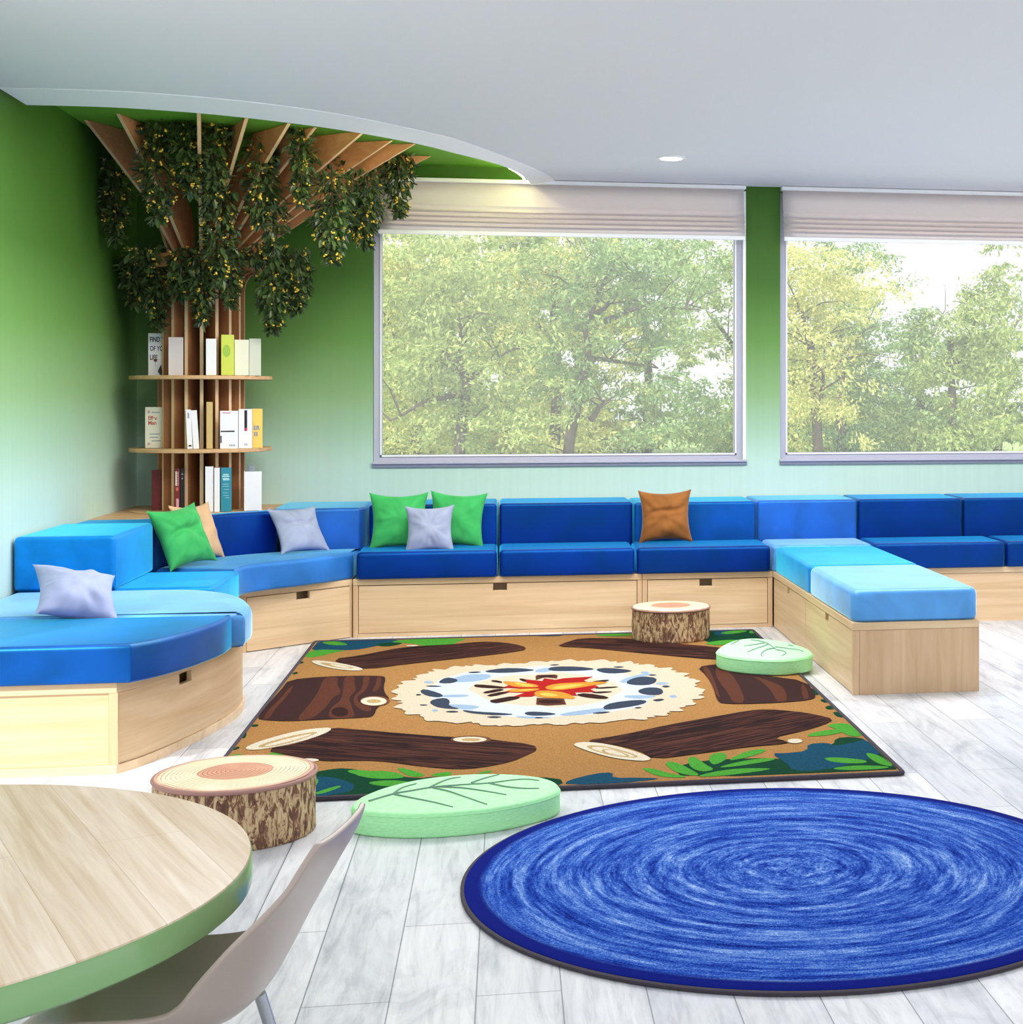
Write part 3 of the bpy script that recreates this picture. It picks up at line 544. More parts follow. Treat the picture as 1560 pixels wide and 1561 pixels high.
('cream',1,[(-0.45,6.618),(-0.461,6.645),(-0.485,6.678),(-0.487,6.711),(-0.476,6.742),(-0.463,6.771),(-0.46,6.803),(-0.477,6.842),(-0.453,6.859),(-0.448,6.882),(-0.465,6.915),(-0.46,6.935),(-0.441,6.946),(-0.413,6.949),(-0.394,6.957),(-0.424,7.001),(-0.395,7.003),(-0.4,7.032),(-0.408,7.066),(-0.395,7.081),(-0.383,7.098),(-0.365,7.107),(-0.349,7.116),(-0.364,7.159),(-0.34,7.155),(-0.327,7.162),(-0.342,7.204),(-0.341,7.224),(-0.322,7.22),(-0.291,7.197),(-0.277,7.197),(-0.278,7.22),(-0.268,7.227),(-0.266,7.249),(-0.261,7.267),(-0.251,7.277),(-0.243,7.292),(-0.213,7.265),(-0.197,7.264),(-0.197,7.297),(-0.168,7.267),(-0.161,7.283),(-0.158,7.311),(-0.145,7.317),(-0.123,7.299),(-0.101,7.279),(-0.085,7.278),(-0.072,7.284),(-0.05,7.261),(-0.045,7.297),(-0.032,7.31),(-0.021,7.331),(-0.002,7.322),(0.02,7.296),(0.036,7.303),(0.052,7.311),(0.071,7.296),(0.087,7.31),(0.102,7.351),(0.121,7.355),(0.141,7.352),(0.161,7.343),(0.179,7.315),(0.199,7.358),(0.217,7.344),(0.235,7.337),(0.256,7.358),(0.277,7.374),(0.298,7.38),(0.311,7.345),(0.323,7.312),(0.349,7.343),(0.359,7.306),(0.385,7.327),(0.407,7.329),(0.437,7.352),(0.456,7.339),(0.466,7.305),(0.474,7.272),(0.507,7.298),(0.498,7.237),(0.524,7.252),(0.558,7.282),(0.573,7.277),(0.573,7.248),(0.579,7.23),(0.575,7.197),(0.606,7.218),(0.593,7.172),(0.612,7.172),(0.642,7.184),(0.654,7.172),(0.665,7.157),(0.671,7.137),(0.658,7.097),(0.681,7.098),(0.674,7.067),(0.698,7.067),(0.736,7.08),(0.744,7.063),(0.743,7.04),(0.727,7.005),(0.742,6.996),(0.759,6.986),(0.741,6.951),(0.757,6.939),(0.78,6.93),(0.796,6.915),(0.806,6.896),(0.777,6.857),(0.765,6.828),(0.803,6.821),(0.78,6.788),(0.814,6.775),(0.811,6.748),(0.83,6.726),(0.828,6.698),(0.798,6.666),(0.798,6.64),(0.809,6.615),(0.783,6.588),(0.801,6.564),(0.81,6.538),(0.828,6.511),(0.817,6.486),(0.813,6.462),(0.798,6.44),(0.811,6.415),(0.778,6.402),(0.792,6.378),(0.802,6.356),(0.802,6.337),(0.787,6.324),(0.775,6.31),(0.739,6.307),(0.75,6.284),(0.744,6.269),(0.741,6.251),(0.756,6.222),(0.744,6.209),(0.74,6.19),(0.712,6.188),(0.696,6.179),(0.706,6.152),(0.678,6.153),(0.673,6.138),(0.68,6.113),(0.688,6.085),(0.674,6.077),(0.651,6.079),(0.623,6.087),(0.635,6.054),(0.615,6.056),(0.613,6.039),(0.618,6.013),(0.61,6.003),(0.599,5.997),(0.578,6.004),(0.555,6.014),(0.567,5.975),(0.545,5.984),(0.527,5.984),(0.533,5.947),(0.521,5.935),(0.498,5.943),(0.466,5.968),(0.452,5.958),(0.436,5.95),(0.419,5.946),(0.402,5.936),(0.383,5.929),(0.365,5.915),(0.344,5.908),(0.318,5.923),(0.295,5.927),(0.279,5.9),(0.253,5.932),(0.234,5.924),(0.217,5.891),(0.195,5.906),(0.175,5.898),(0.154,5.934),(0.135,5.934),(0.114,5.917),(0.096,5.934),(0.076,5.929),(0.053,5.907),(0.035,5.912),(0.015,5.908),(0.003,5.931),(-0.014,5.93),(-0.036,5.914),(-0.044,5.941),(-0.062,5.934),(-0.076,5.938),(-0.091,5.941),(-0.104,5.948),(-0.107,5.978),(-0.117,5.992),(-0.135,5.988),(-0.135,6.021),(-0.157,6.013),(-0.185,5.997),(-0.202,5.999),(-0.209,6.017),(-0.224,6.021),(-0.232,6.036),(-0.25,6.038),(-0.258,6.054),(-0.277,6.06),(-0.305,6.057),(-0.315,6.077),(-0.32,6.102),(-0.321,6.13),(-0.33,6.15),(-0.341,6.166),(-0.336,6.194),(-0.365,6.195),(-0.392,6.198),(-0.4,6.212),(-0.401,6.23),(-0.402,6.248),(-0.397,6.269),(-0.409,6.282),(-0.414,6.299),(-0.416,6.32),(-0.437,6.335),(-0.458,6.352),(-0.445,6.382),(-0.438,6.409),(-0.415,6.438),(-0.453,6.454),(-0.423,6.48),(-0.438,6.497),(-0.465,6.513),(-0.473,6.529),(-0.475,6.545),(-0.468,6.562),(-0.454,6.579),(-0.463,6.598)]),
('paleblue',2,[(0.623,6.494),(0.593,6.398),(0.56,6.315),(0.551,6.243),(0.486,6.166),(0.413,6.124),(0.36,6.081),(0.287,6.07),(0.206,6.065),(0.129,6.035),(0.052,6.063),(-0.021,6.099),(-0.087,6.166),(-0.164,6.213),(-0.216,6.306),(-0.259,6.382),(-0.296,6.461),(-0.319,6.559),(-0.358,6.668),(-0.336,6.765),(-0.304,6.859),(-0.305,6.946),(-0.246,7.023),(-0.185,7.126),(-0.102,7.132),(-0.02,7.197),(0.066,7.184),(0.155,7.232),(0.245,7.172),(0.334,7.107),(0.415,7.05),(0.489,7.01),(0.527,6.904),(0.588,6.79),(0.605,6.709),(0.647,6.588)]),
('cream',2,[(0.485,6.558),(0.451,6.483),(0.419,6.42),(0.407,6.349),(0.365,6.323),(0.298,6.255),(0.245,6.255),(0.181,6.221),(0.12,6.288),(0.055,6.296),(0.004,6.34),(-0.047,6.385),(-0.077,6.434),(-0.109,6.503),(-0.126,6.583),(-0.169,6.674),(-0.16,6.75),(-0.141,6.828),(-0.088,6.913),(-0.05,6.946),(-0.006,6.989),(0.063,6.999),(0.133,7.01),(0.203,7.05),(0.269,7.016),(0.346,6.941),(0.371,6.855),(0.418,6.8),(0.464,6.736),(0.467,6.638)]),
('ltblue',2,[(-0.243,6.962),(-0.179,7.06),(-0.082,7.043),(-0.072,6.959),(-0.127,6.872),(-0.239,6.855)]),
('ltblue',2,[(-0.283,6.586),(-0.158,6.574),(-0.165,6.517),(-0.272,6.527)]),
('ltblue',2,[(-0.249,6.393),(-0.1,6.321),(-0.141,6.24),(-0.237,6.301)]),
('ltblue',2,[(0.199,6.115),(0.357,6.196),(0.445,6.203),(0.308,6.075),(0.205,6.059)]),
('ltblue',2,[(0.481,6.451),(0.632,6.401),(0.545,6.345),(0.468,6.396)]),
('ltblue',2,[(0.477,6.781),(0.575,6.927),(0.655,6.941),(0.578,6.844),(0.49,6.7)]),
('ltblue',2,[(0.013,6.106),(0.204,6.03),(0.054,6.036)]),
('ltblue',2,[(0.133,7.147),(0.203,7.164),(0.19,7.051),(0.112,7.048)]),
('ltblue',2,[(0.691,6.38),(0.688,6.367),(0.683,6.356),(0.676,6.351),(0.668,6.352),(0.663,6.36),(0.659,6.372),(0.659,6.386),(0.662,6.4),(0.668,6.411),(0.675,6.416),(0.682,6.415),(0.688,6.407),(0.691,6.395)]),
('ltblue',2,[(-0.274,6.255),(-0.275,6.244),(-0.278,6.235),(-0.282,6.231),(-0.287,6.232),(-0.292,6.238),(-0.296,6.248),(-0.298,6.259),(-0.297,6.27),(-0.294,6.279),(-0.29,6.283),(-0.285,6.282),(-0.279,6.276),(-0.276,6.267)]),
('ltblue',2,[(-0.32,6.885),(-0.322,6.871),(-0.327,6.861),(-0.335,6.857),(-0.344,6.858),(-0.353,6.866),(-0.359,6.878),(-0.362,6.892),(-0.36,6.906),(-0.355,6.916),(-0.347,6.92),(-0.338,6.919),(-0.329,6.911),(-0.323,6.899)]),
('ltblue',2,[(0.627,6.957),(0.624,6.945),(0.618,6.937),(0.61,6.933),(0.601,6.934),(0.594,6.941),(0.589,6.952),(0.588,6.964),(0.591,6.976),(0.597,6.984),(0.606,6.988),(0.614,6.987),(0.622,6.98),(0.626,6.969)]),
('ltblue',2,[(0.687,6.675),(0.683,6.663),(0.674,6.653),(0.662,6.649),(0.65,6.652),(0.639,6.659),(0.633,6.671),(0.631,6.685),(0.635,6.698),(0.644,6.708),(0.656,6.712),(0.668,6.709),(0.679,6.701),(0.686,6.689)]),
('slate',1,[(-0.108,7.132),(-0.025,7.192),(0.064,7.171),(0.132,7.107),(0.054,7.07),(-0.024,7.061),(-0.092,7.084)]),
('slate',1,[(0.178,7.151),(0.214,7.191),(0.313,7.174),(0.395,7.101),(0.368,7.06),(0.249,7.058),(0.186,7.08)]),
('slate',1,[(0.389,7.09),(0.451,7.12),(0.564,7.025),(0.53,6.974),(0.46,6.958),(0.413,6.995)]),
('slate',1,[(0.501,6.724),(0.538,6.824),(0.59,6.869),(0.649,6.82),(0.633,6.701),(0.59,6.646),(0.525,6.668)]),
('slate',1,[(0.538,6.539),(0.586,6.606),(0.64,6.581),(0.647,6.495),(0.629,6.425),(0.588,6.418),(0.546,6.464)]),
('slate',1,[(0.372,6.216),(0.416,6.298),(0.526,6.339),(0.564,6.304),(0.535,6.232),(0.452,6.179),(0.38,6.148)]),
('slate',1,[(0.317,6.095),(0.37,6.124),(0.404,6.109),(0.359,6.074)]),
('slate',1,[(0.059,6.14),(0.081,6.175),(0.149,6.146),(0.192,6.104),(0.155,6.081),(0.08,6.09)]),
('slate',1,[(-0.184,6.256),(-0.115,6.201),(-0.038,6.17),(0.034,6.123),(-0.038,6.115),(-0.122,6.159),(-0.166,6.201)]),
('slate',1,[(-0.318,6.428),(-0.301,6.494),(-0.254,6.519),(-0.233,6.436),(-0.238,6.346),(-0.184,6.27),(-0.236,6.279),(-0.289,6.332)]),
('slate',1,[(-0.37,6.675),(-0.353,6.736),(-0.285,6.625),(-0.264,6.559),(-0.281,6.524),(-0.336,6.571)]),
('slate',1,[(-0.301,6.892),(-0.272,6.994),(-0.233,6.96),(-0.214,6.903),(-0.239,6.844),(-0.29,6.848)]),
('slate',1,[(-0.185,7.1),(-0.151,7.123),(-0.112,7.104),(-0.15,7.072)]),
('slate',1,[(-0.251,6.225),(-0.218,6.245),(-0.187,6.214),(-0.216,6.197)]),
('slate',1,[(-0.088,6.094),(-0.055,6.109),(-0.017,6.082),(-0.054,6.063)]),
('slate',1,[(0.578,6.316),(0.617,6.346),(0.637,6.319),(0.602,6.279)]),
('slate',1,[(0.647,6.61),(0.669,6.637),(0.689,6.603),(0.663,6.577)]),
('slate',1,[(0.185,7.232),(0.216,7.251),(0.24,7.228),(0.209,7.21)]),
('slate',1,[(0.471,7.128),(0.503,7.146),(0.531,7.118),(0.499,7.1)]),
('slate',1,[(0.616,6.892),(0.638,6.91),(0.66,6.884),(0.629,6.868)]),
('slate',1,[(-0.357,6.798),(-0.32,6.807),(-0.273,6.773),(-0.318,6.766)]),
('slate',1,[(0.495,6.172),(0.514,6.186),(0.53,6.17),(0.507,6.152)]),
('slate',1,[(0.096,6.049),(0.117,6.058),(0.138,6.042),(0.117,6.029)]),
('slate',1,[(-0.356,6.38),(-0.34,6.391),(-0.315,6.373),(-0.338,6.359)]),
('slate',1,[(-0.382,6.604),(-0.37,6.621),(-0.355,6.599),(-0.37,6.577)]),
('logdark',1,[(-0.148,6.771),(-0.135,6.8),(-0.042,6.742),(0.005,6.683),(-0.041,6.681),(-0.134,6.723)]),
('logdark',1,[(-0.08,6.863),(-0.062,6.892),(-0.024,6.843),(-0.028,6.802)]),
('logdark',1,[(0.043,6.895),(0.062,6.908),(0.099,6.821),(0.07,6.816)]),
('logdark',1,[(-0.113,6.605),(-0.041,6.681),(-0.009,6.646),(-0.086,6.571)]),
('logdark',1,[(-0.094,6.538),(-0.023,6.613),(0.014,6.592),(-0.067,6.5)]),
('logdark',1,[(-0.079,6.418),(-0.049,6.45),(0.022,6.508),(0.058,6.454),(-0.022,6.376),(-0.057,6.359)]),
('logdark',1,[(0.353,6.776),(0.431,6.816),(0.439,6.782),(0.369,6.721)]),
('logdark',1,[(0.364,6.63),(0.458,6.644),(0.465,6.617),(0.371,6.598)]),
('logdark',1,[(0.34,6.534),(0.428,6.539),(0.431,6.514),(0.365,6.496)]),
('logdark',1,[(0.274,6.488),(0.321,6.518),(0.415,6.415),(0.394,6.362),(0.307,6.424)]),
('red',0,[(0.018,6.485),(0.068,6.563),(-0.023,6.598),(0.05,6.665),(-0.023,6.698),(0.014,6.773),(0.079,6.783),(0.076,6.878),(0.146,6.823),(0.157,6.891),(0.204,6.845),(0.243,6.876),(0.373,6.896),(0.326,6.808),(0.383,6.642),(0.343,6.598),(0.363,6.53),(0.276,6.536),(0.282,6.462),(0.121,6.515),(0.094,6.472)]),
('logbrown',0,[(0.116,6.444),(0.226,6.401),(0.231,6.285),(0.152,6.277),(0.111,6.307)]),
('logdark',1,[(0.121,6.41),(0.216,6.38),(0.218,6.31),(0.126,6.317)]),
('logbrown',0,[(0.12,6.952),(0.13,6.978),(0.207,6.975),(0.218,6.951),(0.212,6.876),(0.158,6.918),(0.12,6.849)]),
('logdark',1,[(0.132,6.955),(0.202,6.96),(0.206,6.92),(0.133,6.901)]),
('orange',1,[(-0.028,6.854),(0.014,6.836),(0.107,6.767),(0.138,6.685),(0.06,6.684),(0.005,6.734)]),
('orange',1,[(-0.009,6.646),(0.06,6.658),(0.142,6.649),(0.105,6.591),(0.014,6.582)]),
('orange',1,[(0.152,6.682),(0.201,6.751),(0.295,6.76),(0.39,6.77),(0.436,6.735),(0.347,6.673),(0.242,6.601),(0.169,6.604)]),
('orange',1,[(0.104,6.542),(0.123,6.602),(0.178,6.593),(0.24,6.533),(0.284,6.391),(0.217,6.412),(0.156,6.437),(0.116,6.477)]),
('yellow',2,[(0.18,6.662),(0.246,6.717),(0.341,6.726),(0.262,6.638),(0.197,6.619)]),
('yellow',2,[(0.122,6.524),(0.159,6.557),(0.219,6.473),(0.165,6.459)]),
('yellow',2,[(0.014,6.815),(0.089,6.76),(0.12,6.698),(0.06,6.709)]),
('yellow',2,[(0.032,6.618),(0.069,6.637),(0.119,6.638),(0.087,6.609)])]
LEAF_A = [(-0.45,4.615),(-0.446,4.671),(-0.428,4.725),(-0.374,4.818),(-0.273,4.908),(-0.143,4.944),(-0.033,4.936),(0.078,4.887),(0.138,4.817),(0.157,4.742),(0.15,4.674),(0.107,4.614),(0.031,4.554),(-0.05,4.513),(-0.13,4.493),(-0.23,4.486),(-0.309,4.5),(-0.371,4.526),(-0.412,4.549),(-0.439,4.575)]
LEAF_B = [(0.94,7.053),(0.968,7.156),(1.031,7.302),(1.1,7.395),(1.178,7.417),(1.244,7.37),(1.304,7.289),(1.355,7.166),(1.381,7.04),(1.376,6.912),(1.34,6.846),(1.268,6.798),(1.196,6.78),(1.115,6.805),(1.037,6.859),(0.963,6.944)]
VEIN_A = [[(-0.401,4.65),(-0.337,4.721),(-0.285,4.751),(-0.224,4.783),(-0.139,4.798),(-0.062,4.804),(0.011,4.83),(0.055,4.835),(0.094,4.812)],[(-0.337,4.721),(-0.317,4.791),(-0.277,4.837)],[(-0.332,4.714),(-0.28,4.666),(-0.215,4.606),(-0.158,4.543)],[(-0.236,4.777),(-0.205,4.842),(-0.176,4.882),(-0.146,4.895)],[(-0.223,4.774),(-0.179,4.729),(-0.135,4.665),(-0.061,4.554)],[(-0.207,4.785),(-0.138,4.759),(-0.074,4.714),(-0.006,4.656)],[(-0.11,4.816),(-0.076,4.864),(-0.028,4.911)],[(-0.058,4.803),(-0.01,4.754),(0.041,4.723),(0.092,4.714)]]
VEIN_B = [[(1.156,7.35),(1.19,7.309),(1.214,7.236),(1.222,7.133),(1.226,7.028)],[(1.226,7.089),(1.184,7.053),(1.151,6.984),(1.136,6.934),(1.131,6.877)],[(1.227,7.034),(1.249,6.998),(1.252,6.945),(1.221,6.871)],[(1.202,7.249),(1.159,7.212),(1.096,7.178)],[(1.214,7.213),(1.188,7.162),(1.132,7.084),(1.084,7.006)],[(1.235,7.12),(1.283,7.068),(1.322,7.028),(1.339,6.978)],[(1.306,7.163),(1.322,7.134)],[(1.091,7.338),(1.039,7.233)]]

def wmat(o):
    if o.parent is None: return o.matrix_basis.copy()
    return wmat(o.parent) @ o.matrix_parent_inverse @ o.matrix_basis
_obj = obj
def obj(name, bm, mat, parent=None, smooth=False, angle=40, local=False):
    """geometry given in room coordinates unless local"""
    o = _obj(name, bm, mat, parent, smooth, angle)
    if parent is not None and not local: o.matrix_parent_inverse = wmat(parent).inverted()
    return o

YW, XL, ZC = 9.18, -2.06, 2.53          # back wall, left wall, ceiling height
TREE = (-1.642, 8.80)
ZB, ZS = .305, .442                     # bench top, seat cushion top

# ================================================================ ROOM
def build_room():
    bm = new(); box(bm, XL - .1, 6.0, -1.5, YW + .1, -.06, 0); struct('floor', bm, M['floor'], 'whitewashed plank floor', 'floor')
    # back wall with two window openings
    bm = new(); W = [(-.77, 1.41), (1.62, 3.80)]; z0, z1 = .873, 2.50
    xs = [XL - .1, W[0][0], W[0][1], W[1][0], W[1][1], 6.0]
    for a, b in ((0, 1), (2, 3), (4, 5)): box(bm, xs[a], xs[b], YW, YW + .2, 0, 2.62)
    for a, b in ((1, 2), (3, 4)): box(bm, xs[a], xs[b], YW, YW + .2, 0, z0); box(bm, xs[a], xs[b], YW, YW + .2, z1, 2.62)
    struct('wall_back', bm, M['wall'], 'green ombre wall with the two large windows', 'wall')
    bm = new(); box(bm, XL - .2, XL, 4.9, YW + .2, 0, 2.62); struct('wall_left', bm, M['wall'], 'green ombre side wall behind the tree bookcase', 'wall')
    # windows
    for i, (x0, x1) in enumerate(W):
        root = thing('window_%d' % (i + 1), ['large window left of the green pier', 'window right of the green pier'][i], 'window', ((x0 + x1) / 2, YW, z0)); root['kind'] = 'structure'
        a0, a1 = x0 + .002, x1 - .018
        bm = new()
        for (p, q, r_, s) in ((a0, a0 + .046, z0 + .011, z1), (a1 - .046, a1, z0 + .011, z1), (a0 + .046, a1 - .046, z0 + .011, z0 + .05), (a0 + .046, a1 - .046, z1 - .04, z1)):
            box(bm, p, q, YW + .03, YW + .10, r_, s)
        obj('window_frame', bm, M['frame'], root)
        bm = new(); g0, g1, h0, h1 = a0 + .046, a1 - .046, z0 + .05, z1 - .04; t = .009
        for (p, q, r_, s) in ((g0 - t, g0, h0 - t, h1), (g1, g1 + t, h0 - t, h1), (g0 - t, g1 + t, h0 - t, h0)): box(bm, p, q, YW + .022, YW + .045, r_, s)
        obj('glazing_bead', bm, M['frame_l'], root)
        bm = new(); box(bm, g0, g1, YW + .05, YW + .056, h0, h1); obj('pane', bm, M['glass'], root)
        bm = new(); box(bm, x0 - .004, x1 + .004, YW - .02, YW + .05, z0 - .002, z0 + .012, .003); obj('sill', bm, M['frame'], root)
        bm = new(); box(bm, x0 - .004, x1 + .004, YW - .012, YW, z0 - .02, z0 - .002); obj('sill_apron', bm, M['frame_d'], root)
        bm = new(); box(bm, x1 - .017, x1, YW - .001, YW + .1, z0 + .013, z1); obj('reveal_lining', bm, M['white'], root)
    # ceiling: white slab with a round recess over the tree
    inn = [(.14, YW), (.105, 9.06), (.05, 8.82), (-.03, 8.58), (-.14, 8.38), (-.27, 8.18), (-.44, 7.92), (-.66, 7.68), (-.84, 7.52), (-1.02, 7.40), (-1.26, 7.27), (-1.5, 7.19), (-1.75, 7.15), (XL, 7.16)]
    out = [(.275, YW), (.25, 9.03), (.20, 8.84), (.14, 8.66), (.06, 8.45), (-.04, 8.21), (-.135, 8.0), (-.26, 7.74), (-.39, 7.56), (-.528, 7.40), (-.66, 7.25), (-.80, 7.12), (-1.0, 6.98), (-1.3, 6.85), (-1.65, 6.78), (XL, 6.80)]
    def sm(p):
        o = [p[0]]
        for i in range(len(p) - 1):
            a, b, c, d = p[max(i - 1, 0)], p[i], p[i + 1], p[min(i + 2, len(p) - 1)]
            for k in range(1, 7):
                t = k / 6; o.append(tuple(.5 * (2 * b[j] + (c[j] - a[j]) * t + (2 * a[j] - 5 * b[j] + 4 * c[j] - d[j]) * t * t + (3 * b[j] - a[j] - 3 * c[j] + d[j]) * t ** 3) for j in (0, 1)))
        return o
    inn, out = sm([(a * .98, min(b * .98 if b < YW else b, YW)) for a, b in inn]), sm(out)
    bm = new(); prism(bm, [(6.0, YW + .1), (6.0, -1.5), (XL - .1, -1.5), (XL - .1, out[-1][1])] + out[::-1] + [(.275, YW + .1)], ZC, ZC + .12)
    struct('ceiling', bm, M['ceil'], 'white ceiling with a round recess above the tree', 'ceiling')
    bm = new()
    def strip(A, B):
        va = [bm.verts.new(p) for p in A]; vb = [bm.verts.new(p) for p in B]
        for i in range(len(va) - 1): bm.faces.new((va[i], va[i + 1], vb[i + 1], vb[i]))
    m = 60
    def resample(p):
        d = [0]
        for a, b in zip(p, p[1:]): d.append(d[-1] + math.hypot(b[0] - a[0], b[1] - a[1]))
        o = []; j = 0
        for i in range(m + 1):
            t = d[-1] * i / m
            while j < len(p) - 2 and d[j + 1] < t: j += 1
            f = (t - d[j]) / max(1e-9, d[j + 1] - d[j]); o.append((p[j][0] + (p[j + 1][0] - p[j][0]) * f, p[j][1] + (p[j + 1][1] - p[j][1]) * f))
        return o
    ro, ri = resample(out), resample(inn)
    strip([(a, b, ZC - .004) for a, b in ro], [(a, b, ZC - .03) for a, b in ri]); strip([(a, b, ZC - .03) for a, b in ri], [(a, b, ZC + .075) for a, b in ri])
    strip([(a, b, ZC + .075) for a, b in ri], [(a, b, ZC + .075) for a, b in ro]); strip([(a, b, ZC + .075) for a, b in ro], [(a, b, ZC - .004) for a, b in ro])
    bmesh.ops.remove_doubles(bm, verts=bm.verts[:], dist=1e-5)
    struct('trim_1', bm, M['white'], 'curved white trim around the green ceiling recess', 'trim')
    bm = new(); prism(bm, inn + [(XL - .1, 7.1), (XL - .1, YW + .1), (.3, YW + .1)], 2.605, 2.65); struct('trim_2', bm, M['recess'], 'green painted recess panel above the tree', 'ceiling panel')
    # led strip in the cove
    bm = new(); led = [(p[0] - .03, min(p[1] + .02, YW - .008)) for p in inn[0:60]]
    tube(bm, [(p[0], p[1], 2.522) for p in led], .005, 6)
    tag(obj('led_strip', bm, M['led']), 'warm glowing cove light strip inside the curved white ceiling trim', 'light strip')

def blind(name, label, x0, x1):
    root = thing(name, label, 'blind', ((x0 + x1) / 2, YW, 2.51))
    y = YW - .03
    prof = [(y, 2.505), (y - .008, 2.44), (y - .018, 2.385), (y - .03, 2.372), (y - .022, 2.362), (y - .03, 2.342), (y - .054, 2.336), (y - .03, 2.330), (y - .036, 2.312), (y - .064, 2.306), (y - .036, 2.301),
            (y - .042, 2.284), (y - .07, 2.277), (y - .042, 2.272), (y - .046, 2.256), (y - .072, 2.25), (y - .046, 2.244), (y - .048, 2.222)]
    bm = new(); k = 24; loops = []
    for (py, pz) in prof:
        loops.append([bm.verts.new((x0 + (x1 - x0) * i / k, py, pz - .004 * math.sin(PI * i / k) * (2.505 - pz) / .3)) for i in range(k + 1)])
    for a, b in zip(loops, loops[1:]):
        for i in range(k): bm.faces.new((a[i], a[i + 1], b[i + 1], b[i]))
    o = obj('blind_fabric', bm, M['blind'], root, True, 60)
    md = o.modifiers.new('thickness', 'SOLIDIFY'); md.thickness = .002
    bm = new(); box(bm, x0, x1, y - .056, y - .038, 2.197, 2.222, .005); obj('bottom_bar', bm, M['white'], root)
    bm = new(); box(bm, x0 - .01, x1 + .01, y - .035, y + .028, 2.505, 2.527, .003); obj('headrail', bm, M['white'], root)

def downlight(name, label, x, y, group=None):
    root = thing(name, label, 'ceiling light', (x, y, ZC), 0, group)
    bm = new(); lathe(bm, [(.058, ZC - .008), (.072, ZC - .006), (.076, ZC), (.05, ZC)], (x, y), 32); obj('trim_ring', bm, M['white'], root, True)
    bm = new(); lathe(bm, [(.058, ZC - .007), (.058, ZC - .0095), (.0, ZC - .0105)][:2] + [(.002, ZC - .0105)], (x, y), 32); obj('diffuser', bm, M['lamp'], root, True)

# ================================================================ BENCHES
def notched_panel(bm, p, q, z0, z1, nx0, nx1, nz, thick, nrm):
    """drawer front from p to q (2D) with a finger notch cut out of the top edge between nx0..nx1 metres along it"""
    p, q = Vector(p), Vector(q); L = (q - p).length; d = (q - p) / L
    P = lambda s, z_: (p.x + d.x * s, p.y + d.y * s, z_)
    return extr(bm, [P(0, z0), P(L, z0), P(L, z1), P(nx1, z1), P(nx1, nz), P(nx0, nz), P(nx0, z1), P(0, z1)], (nrm[0] * thick, nrm[1] * thick, 0))

